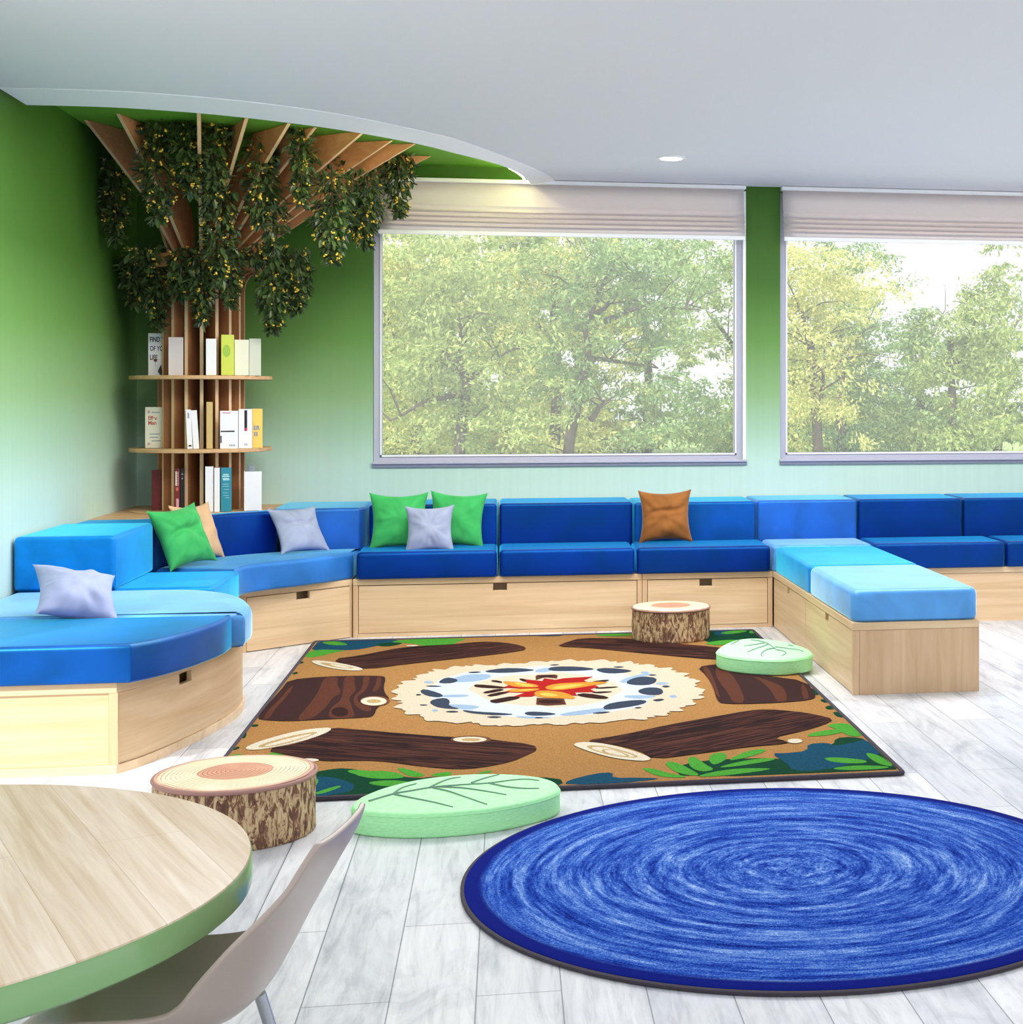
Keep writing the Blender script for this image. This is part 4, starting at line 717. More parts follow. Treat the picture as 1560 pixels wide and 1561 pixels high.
def build_benches():
    # --- long bench along the window wall: two drawer units, then one more beyond the peninsula
    def unit(name, label, x0, x1, n0, n1, cat='bench base'):
        root = thing(name, label, cat, ((x0 + x1) / 2, 8.75, 0))
        bm = new(); box(bm, x0, x1, 8.33, YW, ZB - .032, ZB, .002); obj('top_panel', bm, M['maple'], root)
        bm = new(); box(bm, x0, x0 + .026, 8.332, YW, 0, ZB - .033, .0015); obj('side_panel', bm, M['maple_z'], root)
        bm = new(); box(bm, x1 - .026, x1, 8.332, YW, 0, ZB - .033, .0015); obj('side_panel', bm, M['maple_z'], root)
        bm = new(); box(bm, x0 + .026, x1 - .026, 8.336, YW, 0, .02); obj('bottom_rail', bm, M['maple'], root)
        bm = new(); box(bm, x0 + .026, x1 - .026, 8.42, YW, .021, ZB - .034); obj('drawer_box', bm, M['maple'], root)
        bm = new(); notched_panel(bm, (x0 + .029, 8.334), (x1 - .029, 8.334), .022, ZB - .036, n0 - x0 - .029, n1 - x0 - .029, .232, .018, (0, 1))
        tag(obj('drawer_front', bm, M['maple'], root), 'drawer front with a finger notch')
    unit('bench_base', 'maple bench base with the long drawer, below three navy seat cushions by the window', -.80, .712, -.079, -.007)
    unit('bench_base', 'maple bench base with shorter drawer behind the far bark stump, joining the peninsula', .714, 1.428, 1.025, 1.094)
    bm = new(); root = thing('bench_base', 'maple bench base right of the peninsula under deep navy seat', 'bench base', (2.6, 8.75, 0))
    box(bm, 1.985, 3.5, 8.33, YW, ZB - .032, ZB, .002); obj('top_panel', bm, M['maple'], root)
    bm = new(); box(bm, 1.985, 3.5, 8.336, 8.36, 0, ZB - .034); obj('front_panel', bm, M['maple'], root)
    # --- peninsula
    X0, X1, Y0, Y1 = 1.43, 1.985, 6.345, 9.18
    root = thing('bench_base', 'maple peninsula bench base with two side drawers at right edge of campfire rug', 'bench base', ((X0 + X1) / 2, 7.4, 0))
    bm = new(); box(bm, X0, X1, Y0, Y1, ZB - .032, ZB, .002); obj('top_panel', bm, M['maple_y'], root)
    bm = new(); box(bm, X0 + .002, X0 + .03, Y0 + .002, Y0 + .028, 0, ZB - .033, .001); obj('corner_post', bm, M['maple_z'], root)
    bm = new(); box(bm, X0 + .031, X1, Y0 + .003, Y0 + .022, 0, ZB - .033, .001); obj('end_panel', bm, M['maple_z'], root)
    bm = new(); box(bm, X0 + .09, X1 - .02, Y0 + .03, Y1, .0, ZB - .034); obj('drawer_box', bm, M['maple_y'], root)
    for a, b, n0, n1 in ((7.41, 8.322, 7.845, 7.912), (Y0 + .03, 7.406, 6.86, 6.934)):
        bm = new(); notched_panel(bm, (X0 + .004, b), (X0 + .004, a), .004, ZB - .036, b - n1, b - n0, .236, .018, (1, 0))
        obj('drawer_front', bm, M['maple_y'], root)
    bm = new(); box(bm, X1 - .019, X1 - .001, Y0 + .024, 8.32, 0, ZB - .033); obj('side_panel', bm, M['maple_y'], root)
    # --- diagonal corner unit
    A, B = Vector((-1.285, 7.925)), Vector((-.805, 8.345)); d = (B - A).normalized(); nr = Vector((-d.y, d.x))
    if nr.y < 0: nr = -nr
    root = thing('bench_base', 'maple corner bench base with angled drawer below the medium blue curved seat', 'bench base', (-1.3, 8.5, 0))
    mid = (A + B) / 2 - nr * .02
    curve = [tuple(A * (1 - t) ** 2 + mid * 2 * t * (1 - t) + B * t * t) for t in [i / 10 for i in range(11)]]
    bm = new(); prism(bm, curve + [(-.803, 8.9), (-1.2, YW), (XL, YW), (XL, 7.62), (-1.29, 7.62)], ZB - .032, ZB); obj('top_panel', bm, M['maple'], root)
    core = [tuple(A + nr * .09), tuple(B + nr * .09), (-.81, 8.9), (-1.2, YW), (XL, YW), (XL, 7.63), (-1.36, 7.63)]
    bm = new(); prism(bm, core, 0, ZB - .033); obj('drawer_box', bm, M['maple'], root)
    L = (B - A).length
    bm = new(); off = -nr * .012
    notched_panel(bm, A + off * .2 + d * .02, B + off * .2 - d * .02, .004, ZB - .036, L * .44, L * .44 + .078, .232, .018, tuple(nr))
    obj('drawer_front', bm, M['maple'], root)
    bm = new(); prism(bm, [tuple(B), tuple(B - d * .018), tuple(B - d * .018 + nr * .1), tuple(B + nr * .1)], 0, ZB - .033); obj('side_panel', bm, M['maple_z'], root)
    bm = new(); prism(bm, [tuple(A), tuple(A + d * .018), tuple(A + d * .018 + nr * .1), (-1.35, 7.96), (-1.35, 7.7), (-1.30, 7.7)], 0, ZB - .033); obj('side_panel', bm, M['maple_z'], root)
    # --- straight unit on the left wall
    root = thing('bench_base', 'maple bench base under the turquoise seat against the left wall', 'bench base', (-1.7, 7.3, 0))
    bm = new(); box(bm, XL, -1.30, 6.96, 7.615, 0, ZB, .002); obj('front_panel', bm, M['maple_y'], root)
    # --- rounded near unit
    edge = [(-1.285, 5.44), (-1.235, 5.53), (-1.175, 5.70), (-1.125, 5.88), (-1.085, 6.06), (-1.055, 6.24), (-1.045, 6.42), (-1.065, 6.60), (-1.13, 6.78), (-1.26, 6.94)]
    edge = smooth_open(edge)
    root = thing('bench_base', 'rounded maple bench base with curved drawer at left front of room', 'bench base', (-1.6, 6.2, 0))
    full = [(XL, 5.44)] + edge + [(-1.30, 6.955), (XL, 6.955)]
    bm = new(); prism(bm, full, ZB - .034, ZB); obj('top_panel', bm, M['maple'], root)
    bm = new(); prism(bm, full, 0, .03); obj('bottom_rail', bm, M['maple_edge'], root)
    inn_ = inset(full if area2(full) > 0 else full[::-1], .075)
    bm = new(); prism(bm, inn_, .03, ZB - .034); obj('drawer_box', bm, M['maple'], root)
    bm = new(); box(bm, -1.31, -1.281, 5.441, 5.50, .0301, ZB - .0341, .001); obj('corner_post', bm, M['maple_z'], root)
    bm = new(); box(bm, XL, -1.311, 5.447, 5.465, .0301, ZB - .0341, .001); obj('end_panel', bm, M['maple'], root)
    # curved drawer front following the edge with a finger notch
    cl = [0]
    for a, b in zip(edge, edge[1:]): cl.append(cl[-1] + math.hypot(b[0] - a[0], b[1] - a[1]))
    ins = []
    for i, p in enumerate(edge):
        a, b = edge[max(i - 1, 0)], edge[min(i + 1, len(edge) - 1)]; t = Vector((b[0] - a[0], b[1] - a[1])).normalized(); nn = Vector((-t.y, t.x))
        ins.append((Vector(p) + nn * .008, Vector(p) + nn * .026))
    bm = new(); s0, s1 = None, None
    for i in range(len(edge) - 1):
        ym = (edge[i][1] + edge[i + 1][1]) / 2
        zt = .228 if 5.80 < ym < 5.875 else ZB - .037
        (o0, i0), (o1, i1) = ins[i], ins[i + 1]
        vs = [bm.verts.new((p.x, p.y, z_)) for z_ in (.032, zt) for p in (o0, o1, i1, i0)]
        for q in ((0, 1, 5, 4), (1, 2, 6, 5), (2, 3, 7, 6), (3, 0, 4, 7), (4, 5, 6, 7), (3, 2, 1, 0)): bm.faces.new([vs[k] for k in q])
    bmesh.ops.remove_doubles(bm, verts=bm.verts[:], dist=1e-5)
    tag(obj('drawer_front', bm, M['maple'], root, True, 50), 'curved drawer front with a square finger notch')
    # corner plinth / ledge that carries the tree
    root = thing('corner_plinth', 'wooden corner ledge behind curved backrests carrying the tree bookcase', 'plinth', (-1.75, 8.8, 0))
    bm = new(); prism(bm, [(XL, 8.06)] + arc((-.77, 7.72), 1.012, 152, 119, 12) + [(-1.262, 8.66), (-1.262, YW), (XL, YW)], ZB, .632); obj('body', bm, M['shelf'], root)
    bm = new(); prism(bm, [(XL, 8.06)] + arc((-.77, 7.72), 1.012, 152, 119, 12) + [(-1.262, 8.66), (-1.262, YW), (XL, YW)], .632, .648); obj('ledge_top', bm, M['shelf'], root)

def smooth_open(p, k=6):
    o = [p[0]]
    for i in range(len(p) - 1):
        a, b, c, d = p[max(i - 1, 0)], p[i], p[i + 1], p[min(i + 2, len(p) - 1)]
        for s in range(1, k + 1):
            t = s / k; o.append(tuple(.5 * (2 * b[j] + (c[j] - a[j]) * t + (2 * a[j] - 5 * b[j] + 4 * c[j] - d[j]) * t * t + (3 * b[j] - a[j] - 3 * c[j] + d[j]) * t ** 3) for j in (0, 1)))
    return o

def rect(x0, x1, y0, y1): return [(x0, y0), (x1, y0), (x1, y1), (x0, y1)]
def cushion(name, label, cat, pts, z0, z1, mat, r=.022, fr=.03, group=None, rb=.6):
    if area2(pts) < 0: pts = pts[::-1]
    bm = new(); pad(bm, fillet(pts, max(fr, r * 1.2)), z0, z1, r, 5, rb)
    o = obj(name, bm, M[mat], None, True, 60)
    return tag(o, label, cat, group)

def build_cushions():
    S = lambda *a, **k: cushion('seat_cushion', *a, **k)
    S('navy seat cushion by the window with the green and grey pillows on it', 'seat cushion', rect(-.782, -.058, 8.305, 8.70), ZB, ZS + .006, 'navy')
    S('navy seat cushion in middle of window bench, no pillow on it', 'seat cushion', rect(-.046, .672, 8.305, 8.70), ZB, ZS + .006, 'navy')
    S('navy seat cushion by window carrying the brown pillow', 'seat cushion', rect(.682, 1.415, 8.305, 8.70), ZB, ZS + .006, 'navy_d')
    S('pale blue seat cushion at wall end of peninsula, behind turquoise one', 'seat cushion', rect(1.425, 1.985, 8.30, 8.70), ZB, ZS + .006, 'light')
    S('turquoise seat cushion in middle of the peninsula bench', 'seat cushion', rect(1.437, 1.985, 7.33, 8.29), ZB, ZS, 'turq')
    S('light blue seat cushion on near end of right peninsula bench', 'seat cushion', rect(1.432, 1.987, 6.35, 7.315), ZB, ZS, 'light', r=.03, fr=.06)
    S('deep navy seat cushion right of the peninsula, by the wall', 'seat cushion', rect(1.995, 2.75, 8.305, 8.70), ZB, ZS + .006, 'navy_d')
    S('deep navy seat cushion farthest right along the window wall', 'seat cushion', rect(2.76, 3.5, 8.305, 8.70), ZB, ZS + .006, 'navy_d')
    # curved corner seat
    fr = smooth_open([(-1.275, 7.63), (-1.25, 7.80), (-1.17, 7.93), (-1.05, 8.055), (-.93, 8.19), (-.80, 8.36)])
    S('medium blue curved corner seat cushion below the tree bookcase', 'seat cushion', fr + [(-.787, 8.60)] + arc((-.77, 7.72), .885, 91, 178, 14), ZB, ZS, 'azure', fr=.02)
    S('turquoise seat cushion against left wall beside green pillow', 'seat cushion', rect(-2.05, -1.25, 6.96, 7.615), ZB, ZS - .002, 'turq')
    B_ = smooth_open([(-.985, 6.12), (-.985, 6.28), (-1.02, 6.46), (-1.08, 6.64), (-1.19, 6.82), (-1.32, 6.925), (-1.46, 6.945)])
    S('pale blue rounded seat cushion at left, behind the blue quarter round one', 'seat cushion', B_ + [(-2.05, 6.945), (-2.05, 6.12)], ZB, ZS - .004, 'light', r=.034, fr=.045, rb=.9)
    A_ = smooth_open([(-1.235, 5.42), (-1.165, 5.53), (-1.10, 5.69), (-1.06, 5.84), (-1.035, 5.97), (-1.03, 6.105)])
    S('blue quarter round seat cushion nearest the camera at left', 'seat cushion', [(-2.05, 5.42)] + A_ + [(-2.05, 6.105)], ZB, ZS - .008, 'royal', r=.018, fr=.02)
    K = lambda *a, **k: cushion('back_cushion', *a, **k)
    ZT = .668
    for x0, x1, m, lb in ((-.752, -.062, 'navy', 'navy back cushion behind the two green pillows'), (-.048, .692, 'navy_d', 'navy back cushion under middle of large window, left of brown pillow'),
                          (.702, 1.394, 'royal', 'royal blue back cushion behind the brown pillow'), (1.404, 1.988, 'medium', 'medium blue back cushion at wall end of peninsula below the green pier'),
                          (1.998, 2.62, 'navy_d', 'deep navy back cushion under the right window, beside medium blue one'), (2.63, 3.5, 'navy_d', 'deep navy back cushion farthest right under right window')):
        K(lb, 'back cushion', rect(x0, x1, 8.708, 9.168), ZB, ZT - (.004 if m == 'royal' else 0), m, r=.018, fr=.02)
    # corner backs
    K('medium blue back cushion in corner behind the tilted grey pillow', 'back cushion', arc((-.77, 7.72), .893, 117, 91.5, 8) + [(-.765, 8.72), (-.765, 9.168), (-1.25, 9.168), (-1.25, 8.74), (-1.24, 8.62)], ZB, ZT - .008, 'medium', r=.018, fr=.012)
    K('navy curved back cushion in front of the tree bookcase', 'back cushion', arc((-.77, 7.72), .893, 178, 119, 18) + arc((-.77, 7.72), 1.0, 119, 153, 10) + [(-1.80, 8.05), (-2.04, 8.04), (-2.04, 7.70), (-1.68, 7.69)], ZB, ZT - .012, 'navy', r=.016, fr=.012)
    K('turquoise back cushion against the left wall', 'back cushion', rect(-2.05, -1.645, 6.94, 7.66), ZS + .0, ZT, 'turq', r=.02, fr=.02)

def pillow_mesh(s, th, seed, crease=0.0):
    bm = new(); n = 36; rnd = random.Random(seed); top = {}; bot = {}
    off = Vector((rnd.uniform(0, 50), rnd.uniform(0, 50), rnd.uniform(0, 50)))
    for i in range(n + 1):
        for j in range(n + 1):
            u, v = i / n * 2 - 1, j / n * 2 - 1
            pin = .15
            x = u * (1 - pin * (1 - v * v) ** 1.0 * abs(u) ** 2.0) ; y = v * (1 - pin * (1 - u * u) * abs(v) ** 2.0)
            h = (max(0, 1 - u ** 4) * max(0, 1 - v ** 4)) ** .55 * (.55 + .45 * (1 - u * u) * (1 - v * v))
            p = Vector((x * s / 2, 0, y * s / 2))
            rr = math.hypot(u, v); a = math.atan2(v, u)
            wr = mnoise.noise(Vector((u * 2.2, v * 2.2, 0)) + off) * .22 + mnoise.noise(Vector((a * 3.2, rr * 1.6, 4)) + off) * .22 * min(1, rr * 1.3)
            cr = -crease * math.exp(-((v - .15 - .35 * u + .12 * math.sin(3 * u)) / .09) ** 2) * (1 - u * u)
            hh = th / 2 * h * (1 + wr) + th * .35 * cr * h
            edge = i in (0, n) or j in (0, n)
            vt = bm.verts.new(p + Vector((0, -hh, 0))); top[i, j] = vt
            bot[i, j] = vt if edge else bm.verts.new(p + Vector((0, th / 2 * h * (1 + wr * .6), 0)))
    for i in range(n):
        for j in range(n):
            for g in (top, bot):
                q = [g[i, j], g[i + 1, j], g[i + 1, j + 1], g[i, j + 1]]
                if len(set(q)) == 4:
                    try: bm.faces.new(q)
                    except ValueError: pass
    return bm
def pillow(label, mat, loc, rot, s, th, seed, group=None, crease=0, sz=1.0):
    bm = pillow_mesh(s, th, seed, crease)
    o = _obj('throw_pillow', bm, M[mat], None, True, 80); o.location = loc; o.rotation_euler = rot; o.scale = (1, 1, sz)
    return tag(o, label, 'pillow', group)
def build_pillows():
    z = ZS + .14
    pillow('green pillow leaning in corner on curved medium blue seat, left of tan pillow', 'p_green', (-1.545, 7.812, z + .006), (R(-24), R(-4), R(58)), .315, .13, 1, None, .5, 1.0)
    pillow('tan pillow half hidden behind the green corner pillow', 'p_tan', (-1.525, 8.06, z + .006), (R(-20), R(0), R(62)), .30, .10, 2)
    pillow('tilted grey pillow on curved medium blue corner seat', 'p_grey', (-1.09, 8.45, ZS + .118), (R(-35), R(0), R(36)), .282, .10, 3, None, .35)
    pillow('green pillow on window bench, left one of the pair behind the grey pillow', 'p_green', (-.585, 8.605, z + .005), (R(-14), R(0), R(3)), .315, .10, 4)
    pillow('green pillow on window bench, right one of the pair behind the grey pillow', 'p_green', (-.275, 8.63, z + .005), (R(-12), R(3), R(-4)), .31, .09, 5)
    pillow('small grey pillow in front of two green pillows on window bench', 'p_grey', (-.415, 8.47, z - .03), (R(-18), R(-1), R(0)), .262, .10, 6)
    pillow('brown velvet pillow leaning on the royal blue back cushion', 'p_brown', (.865, 8.60, z + .012), (R(-15), R(-1), R(-4)), .30, .12, 7, None, .4)
    pillow('lilac grey pillow at the left edge on pale blue seat', 'p_lilac', (-1.60, 6.17, z - .065), (R(-58), R(12), R(25)), .30, .13, 8)

# ================================================================ STUMPS, LEAF SEATS, RUGS
def stump(label, x, y, r, h, seed):
    root = thing('stump_stool', label, 'stool', (x, y, .012 if y > 5 else 0))
    bm = new(); seg = 120; prof = [(r * .985, 0), (r, .006)] + [(r, h * k / 10) for k in range(1, 10)] + [(r * .995, h - .008)]
    lathe(bm, prof, (0, 0), seg)
    for v in bm.verts:
        a = math.atan2(v.co.y, v.co.x); q = Vector((math.cos(a) * 9, math.sin(a) * 9, v.co.z * 9 + seed))
        f = 1 + .018 * mnoise.noise(q) + .01 * mnoise.noise(q * 2.7)
        v.co.x *= f; v.co.y *= f
    obj('bark_side', bm, M['bark'], root, True, 70, local=True)
    bm = new(); pts = [(r * 1.006 * math.cos(a), r * 1.006 * math.sin(a), h - .006) for a in [k * 2 * PI / 64 for k in range(65)]]
    bm.free()
    bm = new(); lathe(bm, [(r * .99, h - .012), (r, h - .004), (r * .985, h + .001), (r * .6, h + .004), (.01, h + .005)], (0, 0), 64)
    top = obj('seat_top', bm, M['rings'], root, True, 30, local=True)
    bm = new(); tube(bm, pts, .006, 6, False); obj('piping', bm, M['piping'], top, True, 70, local=True)

def leaf_seat(label, outline, veins, zb):
    cx = sum(p[0] for p in outline) / len(outline); cy = sum(p[1] for p in outline) / len(outline)
    root = thing('leaf_floor_cushion', label, 'floor cushion', (cx, cy, zb))
    pts = smooth_poly([(p[0] - cx, p[1] - cy) for p in outline], 3)
    if area2(pts) < 0: pts = pts[::-1]
    h = .072
    bm = new(); pad(bm, pts, 0, h, .012, 4); body = obj('cushion_body', bm, M['mint'], root, True, 50, local=True)
    bm = new(); tube(bm, [(p[0], p[1], h - .011) for p in pts + pts[:1]], .0022, 5, False); obj('seam_piping', bm, M['mint'], body, True, local=True)
    bm = new()
    for v in veins:
        q = smooth_open([(a - cx, b - cy) for a, b in v], 5)
        tube(bm, [(a, b, h + .0012) for a, b in q], [.0042 * (1 - .55 * i / len(q)) for i in range(len(q))], 5)
    tag(obj('leaf_veins', bm, M['vein'], body, True, local=True), 'grey green stitched leaf veins')

def build_rugs():
    x0, x1, y0, y1 = -.972, 1.292, 4.965, 8.162
    root = thing('campfire_rug', 'large rectangular rug printed with campfire, logs and green leaves', 'rug', ((x0 + x1) / 2, (y0 + y1) / 2, 0))
    names = ['sand'] + sorted({k for k, _, _ in RUG_PRINT}); mats_ = [M['rug_' + n] for n in names]
    bm = new(); box(bm, x0 + .008, x1 - .008, y0 + .008, y1 - .008, 0, .011)
    zt = .0113
    for k, it, pts in RUG_PRINT:
        q = smooth_poly(pts, it); zt += .00003
        q = [(min(max(a, x0 + .01), x1 - .01), min(max(b, y0 + .01), y1 - .01)) for a, b in q]
        o = []
        for p in q:
            if not o or math.hypot(p[0] - o[-1][0], p[1] - o[-1][1]) > 1e-4: o.append(p)
        vs = [bm.verts.new((a, b, zt)) for a, b in o]; mi = names.index(k)
        for t in tessellate_polygon([[v.co.copy() for v in vs]]):
            try:
                f = bm.faces.new([vs[i] for i in t]); f.material_index = mi
                f.normal_update()
                if f.normal.z < 0: f.normal_flip()
            except ValueError: pass
    me = bpy.data.meshes.new('printed_pile'); bm.to_mesh(me); bm.free()
    o = link('printed_pile', me, mats_, root); o.matrix_parent_inverse = wmat(root).inverted()
    bm = new()
    tube(bm, [(a, b, .008) for a, b in fillet(rect(x0, x1, y0, y1), .02, 5)] + [(x0 + .01, y0, .008)], .0085, 8, False)
    obj('edge_binding', bm, M['binding'], root, True)
    root = thing('round_rug', 'round blue rug with pale concentric swirl at front right', 'rug', (.728, 4.0, 0))
    bm = new(); lathe(bm, [(.832, 0), (.84, .004), (.838, .012), (.83, .0145), (.01, .0145)], (0, 0), 128); obj('swirl_pile', bm, M['swirl'], root, True, 30, local=True)
    bm = new(); lathe(bm, [(.84, .0), (.848, .003), (.848, .009), (.841, .0115), (.836, .009)], (0, 0), 128); obj('edge_binding', bm, M['binding'], root, True, 60, local=True)

# ================================================================ TABLE AND CHAIR
def build_table_chair():
    cx, cy, r, zt = -1.017, 2.527, .614, .52
    root = thing('round_table', 'round ash topped table with green edge at lower left', 'table', (cx, cy, 0))
    bm = new(); lathe(bm, [(r - .012, zt - .004), (r - .002, zt - .004), (r - .003, zt - .0005), (r - .008, zt), (.01, zt)], (0, 0), 128)
    o = obj('tabletop', bm, M['table'], root, True, 30, local=True)
    bm = new(); lathe(bm, [(r - .03, zt - .052), (r - .006, zt - .052), (r, zt - .047), (r, zt - .006), (r - .002, zt - .003), (r - .012, zt - .0035)], (0, 0), 128); obj('edge_band', bm, M['edge_green'], root, True, 40, local=True)
    bm = new(); lathe(bm, [(r - .03, zt - .05), (r - .03, zt - .0045), (.01, zt - .0045)], (0, 0), 64); obj('core_panel', bm, M['maple'], root, False, local=True)
    for a in (38, 128, 218, 308):
        bm = new(); px, py = .40 * math.cos(R(a)), .40 * math.sin(R(a)); tube(bm, [(px * 1.08, py * 1.08, 0), (px, py, zt - .05)], [.018, .024], 16); obj('leg', bm, M['maple_z'], root, True, 40, local=True)
    # stacking shell chair, facing the table
    root = thing('shell_chair', 'pale plastic shell chair tucked toward the round table', 'chair', CHAIR['loc'], R(CHAIR['rz']))
    prof = [(-.20, .325), (-.17, .34), (-.08, .337), (.03, .33), (.09, .335), (.13, .36), (.16, .41), (.185, .46), (.21, .508), (.232, .553), (.25, .588), (.262, .612)]
    prof = smooth_open(prof, 4); bm = new(); nu = 24; loops = []
    n = len(prof)
    for i, (f, zz) in enumerate(prof):
        t = i / (n - 1); a, b = prof[max(i - 1, 0)], prof[min(i + 1, n - 1)]
        tg = Vector((b[0] - a[0], b[1] - a[1])).normalized(); nr = Vector((-tg.y, tg.x))   # toward the sitter
        hw = .175 + .015 * math.sin(PI * t) - .055 * max(0, (t - .62) / .38) ** 2.2 - .03 * max(0, (.14 - t) / .14) ** 2
        cup = .008 + .06 * math.sin(PI * min(1, t * 1.2)) ** 1.3
        row = []
        for k in range(nu + 1):
            s = k / nu * 2 - 1
            d = cup * abs(s) ** 2.6
            row.append(bm.verts.new((f + nr.x * d, s * hw * (1 - .06 * abs(s) ** 3), zz + nr.y * d)))
        loops.append(row)
    for a, b in zip(loops, loops[1:]):
        for k in range(nu): bm.faces.new((a[k], a[k + 1], b[k + 1], b[k]))
    # flipped so that the sitter faces -x of the chair
    o = obj('seat_shell', bm, M['plastic'], root, True, 80, local=True)
    md = o.modifiers.new('thickness', 'SOLIDIFY'); md.thickness = .009; md.offset = 0
    md = o.modifiers.new('soft', 'BEVEL'); md.width = .003; md.segments = 2
    for sx, sy in ((-1, -1), (-1, 1), (1, -1), (1, 1)):
        bm = new(); tube(bm, [(.02 + sx * .08, sy * .09, .322), (.0 + sx * .17, sy * .16, 0)], .0095, 12); obj('leg', bm, M['metal'], root, True, local=True)

# ================================================================ TREE BOOKCASE
def build_tree():
    cx, cy = TREE
    root = thing('tree_bookcase', 'tree shaped wooden bookcase with round shelves and fin branches in corner', 'bookcase', (cx, cy, .648))
    base = .648
    shelf_z = [.654, .986, 1.373]
    for zt in shelf_z:
        bm = new(); lathe(bm, [(.362, zt - .02 if zt > .7 else base), (.366, zt - (.018 if zt > .7 else .004)), (.366, zt - .003), (.363, zt), (.01, zt)], (cx, cy), 96)
        obj('shelf', bm, M['shelf'], root, True, 40)
    rf = .2235
    for k in range(18):
        a = R(-79.4 + 20 * k); ca, sa = math.cos(a), math.sin(a); t = .0085
        bm = new()
        # radial board flaring out under the collar
        rz = [(.055, .655), (rf, .655), (rf, 1.84), (rf + .008, 1.885), (rf + .03, 1.918), (rf + .07, 1.938), (.055, 1.938)]
        pts = [(cx + ca * r_ - sa * t, cy + sa * r_ + ca * t, z_) for r_, z_ in rz]
        extr(bm, pts, (2 * t * sa, -2 * t * ca, 0))
        bm.faces.ensure_lookup_table()
        o = obj('trunk_fin', bm, [M['fin'], M['fin_edge']], root)
        for f in o.data.polygons:
            nrm = f.normal
            if abs(nrm.z) < .9 and (nrm.x * ca + nrm.y * sa) > .5: f.material_index = 1
    bm = new(); lathe(bm, [(.30, 1.94), (.335, 1.942), (.335, 2.012), (.33, 2.015), (.20, 2.015)], (cx, cy), 64); obj('collar', bm, M['fin'], root, True, 40)
    # branch fins fanning out to the recessed ceiling
    tips = [(-1.242, 7.764), (-1.06, 7.876), (-.946, 7.968), (-.71, 8.021), (-.599, 8.303), (-.487, 8.389), (-.425, 8.806), (-1.439, 7.643), (-1.823, 7.745), (-2.02, 7.95), (-2.03, 8.25)]
    for (tx, ty) in tips:
        d = Vector((tx - cx, ty - cy)); L = d.length; d.normalize(); t = .0085
        top = 2.602; w = .30 if L > .8 else .2
        rz = [(.17, 2.018), (.23, 2.018), (L * .5, 2.018 + (top - 2.018) * .44), (L, top), (max(L - w * 1.3, .25), top), (.16, 2.02 + .235), (.12, 2.17), (.12, 2.018)]
        sa, ca = d.y, d.x
        bm = new(); extr(bm, [(cx + ca * r_ - sa * t, cy + sa * r_ + ca * t, z_) for r_, z_ in rz], (2 * t * sa, -2 * t * ca, 0))
        o = obj('branch_fin', bm, [M['branch'], M['fin_edge']], root)
        for f in o.data.polygons:
            if f.normal.z < -.3: f.material_index = 1

def add_leaf(bm, p, d, up, L, W, mi=0):
    d = d.normalized(); s = d.cross(up)
    if s.length < 1e-3: s = d.cross(Vector((1, 0, 0)))
    s.normalize(); n = s.cross(d)
    a = bm.verts.new(p); m = bm.verts.new(p + d * L * .5 + n * L * -.05); e = bm.verts.new(p + d * L)
    l1 = bm.verts.new(p + d * L * .38 + s * W / 2 + n * L * .05); r1 = bm.verts.new(p + d * L * .38 - s * W / 2 + n * L * .05)
    l2 = bm.verts.new(p + d * L * .72 + s * W * .42 + n * L * .04); r2 = bm.verts.new(p + d * L * .72 - s * W * .42 + n * L * .04)
    for q in ((a, l1, m), (a, m, r1), (l1, l2, m), (m, r2, r1), (l2, e, m), (m, e, r2)): bm.faces.new(q).material_index = mi

def vine(label, top, length, radius, n, seed, lean=(0, 0), leafL=.05, top_bush=True, group='flowering vines hanging from the tree bookcase', spread=None):
    rnd = random.Random(seed)
    root = thing('hanging_vine', label, 'vine', top)
    lv, st = new(), new()
    path = []
    k = 10
    for i in range(k + 1):
        t = i / k; path.append(Vector((lean[0] * t + .02 * mnoise.noise(Vector((seed, t * 3, 0))), lean[1] * t + .02 * mnoise.noise(Vector((seed, t * 3, 9))), -length * t)))
    tube(st, path, .004, 5)
    def at(t):
        i = min(int(t * k), k - 1); f = t * k - i; return path[i].lerp(path[i + 1], f)
    for i in range(int(n * 1.2)):
        t = rnd.random() ** .9; c = at(t); a = rnd.uniform(0, 2 * PI)
        rad = radius * (.45 + .55 * math.sin(PI * min(1, .25 + t * .85)) ** .6) * (1 - .55 * max(0, t - .7) / .3) * (1 + .35 * mnoise.noise(Vector((seed * 3.1, t * 5, math.cos(a)))))
        rr = rad * math.sqrt(rnd.random()); p = c + Vector((math.cos(a) * rr, math.sin(a) * rr, rnd.uniform(-.02, .02)))
        d = Vector((math.cos(a) * rnd.uniform(.2, 1), math.sin(a) * rnd.uniform(.2, 1), rnd.uniform(-1.3, .35)))
        L = leafL * rnd.uniform(.7, 1.25)
        add_leaf(lv, p, d, Vector((rnd.uniform(-.5, .5), rnd.uniform(-.5, .5), 1)), L, L * .42)
    for i in range(int(n * .13)):
        t = rnd.random() ** .9; c = at(t); a = rnd.uniform(0, 2 * PI)
        rr = radius * rnd.uniform(.65, 1.05) * (1 - .5 * max(0, t - .7) / .3); p = c + Vector((math.cos(a) * rr, math.sin(a) * rr, rnd.uniform(-.02, .02)))
        for _ in range(rnd.randint(2, 4)):
            q = p + Vector((rnd.uniform(-.008, .008), rnd.uniform(-.008, .008), rnd.uniform(-.008, .008))); 
            n0 = len(lv.faces); bmesh.ops.create_icosphere(lv, subdivisions=1, radius=rnd.uniform(.0035, .0062), matrix=Matrix.Translation(q)); lv.faces.ensure_lookup_table()
            for f in lv.faces[n0:]: f.material_index = 1
    obj('stem', st, M['vine_stem'], root, local=True)
    obj('foliage', lv, [M['vine_leaf'], M['flower']], root, local=True)
    return root

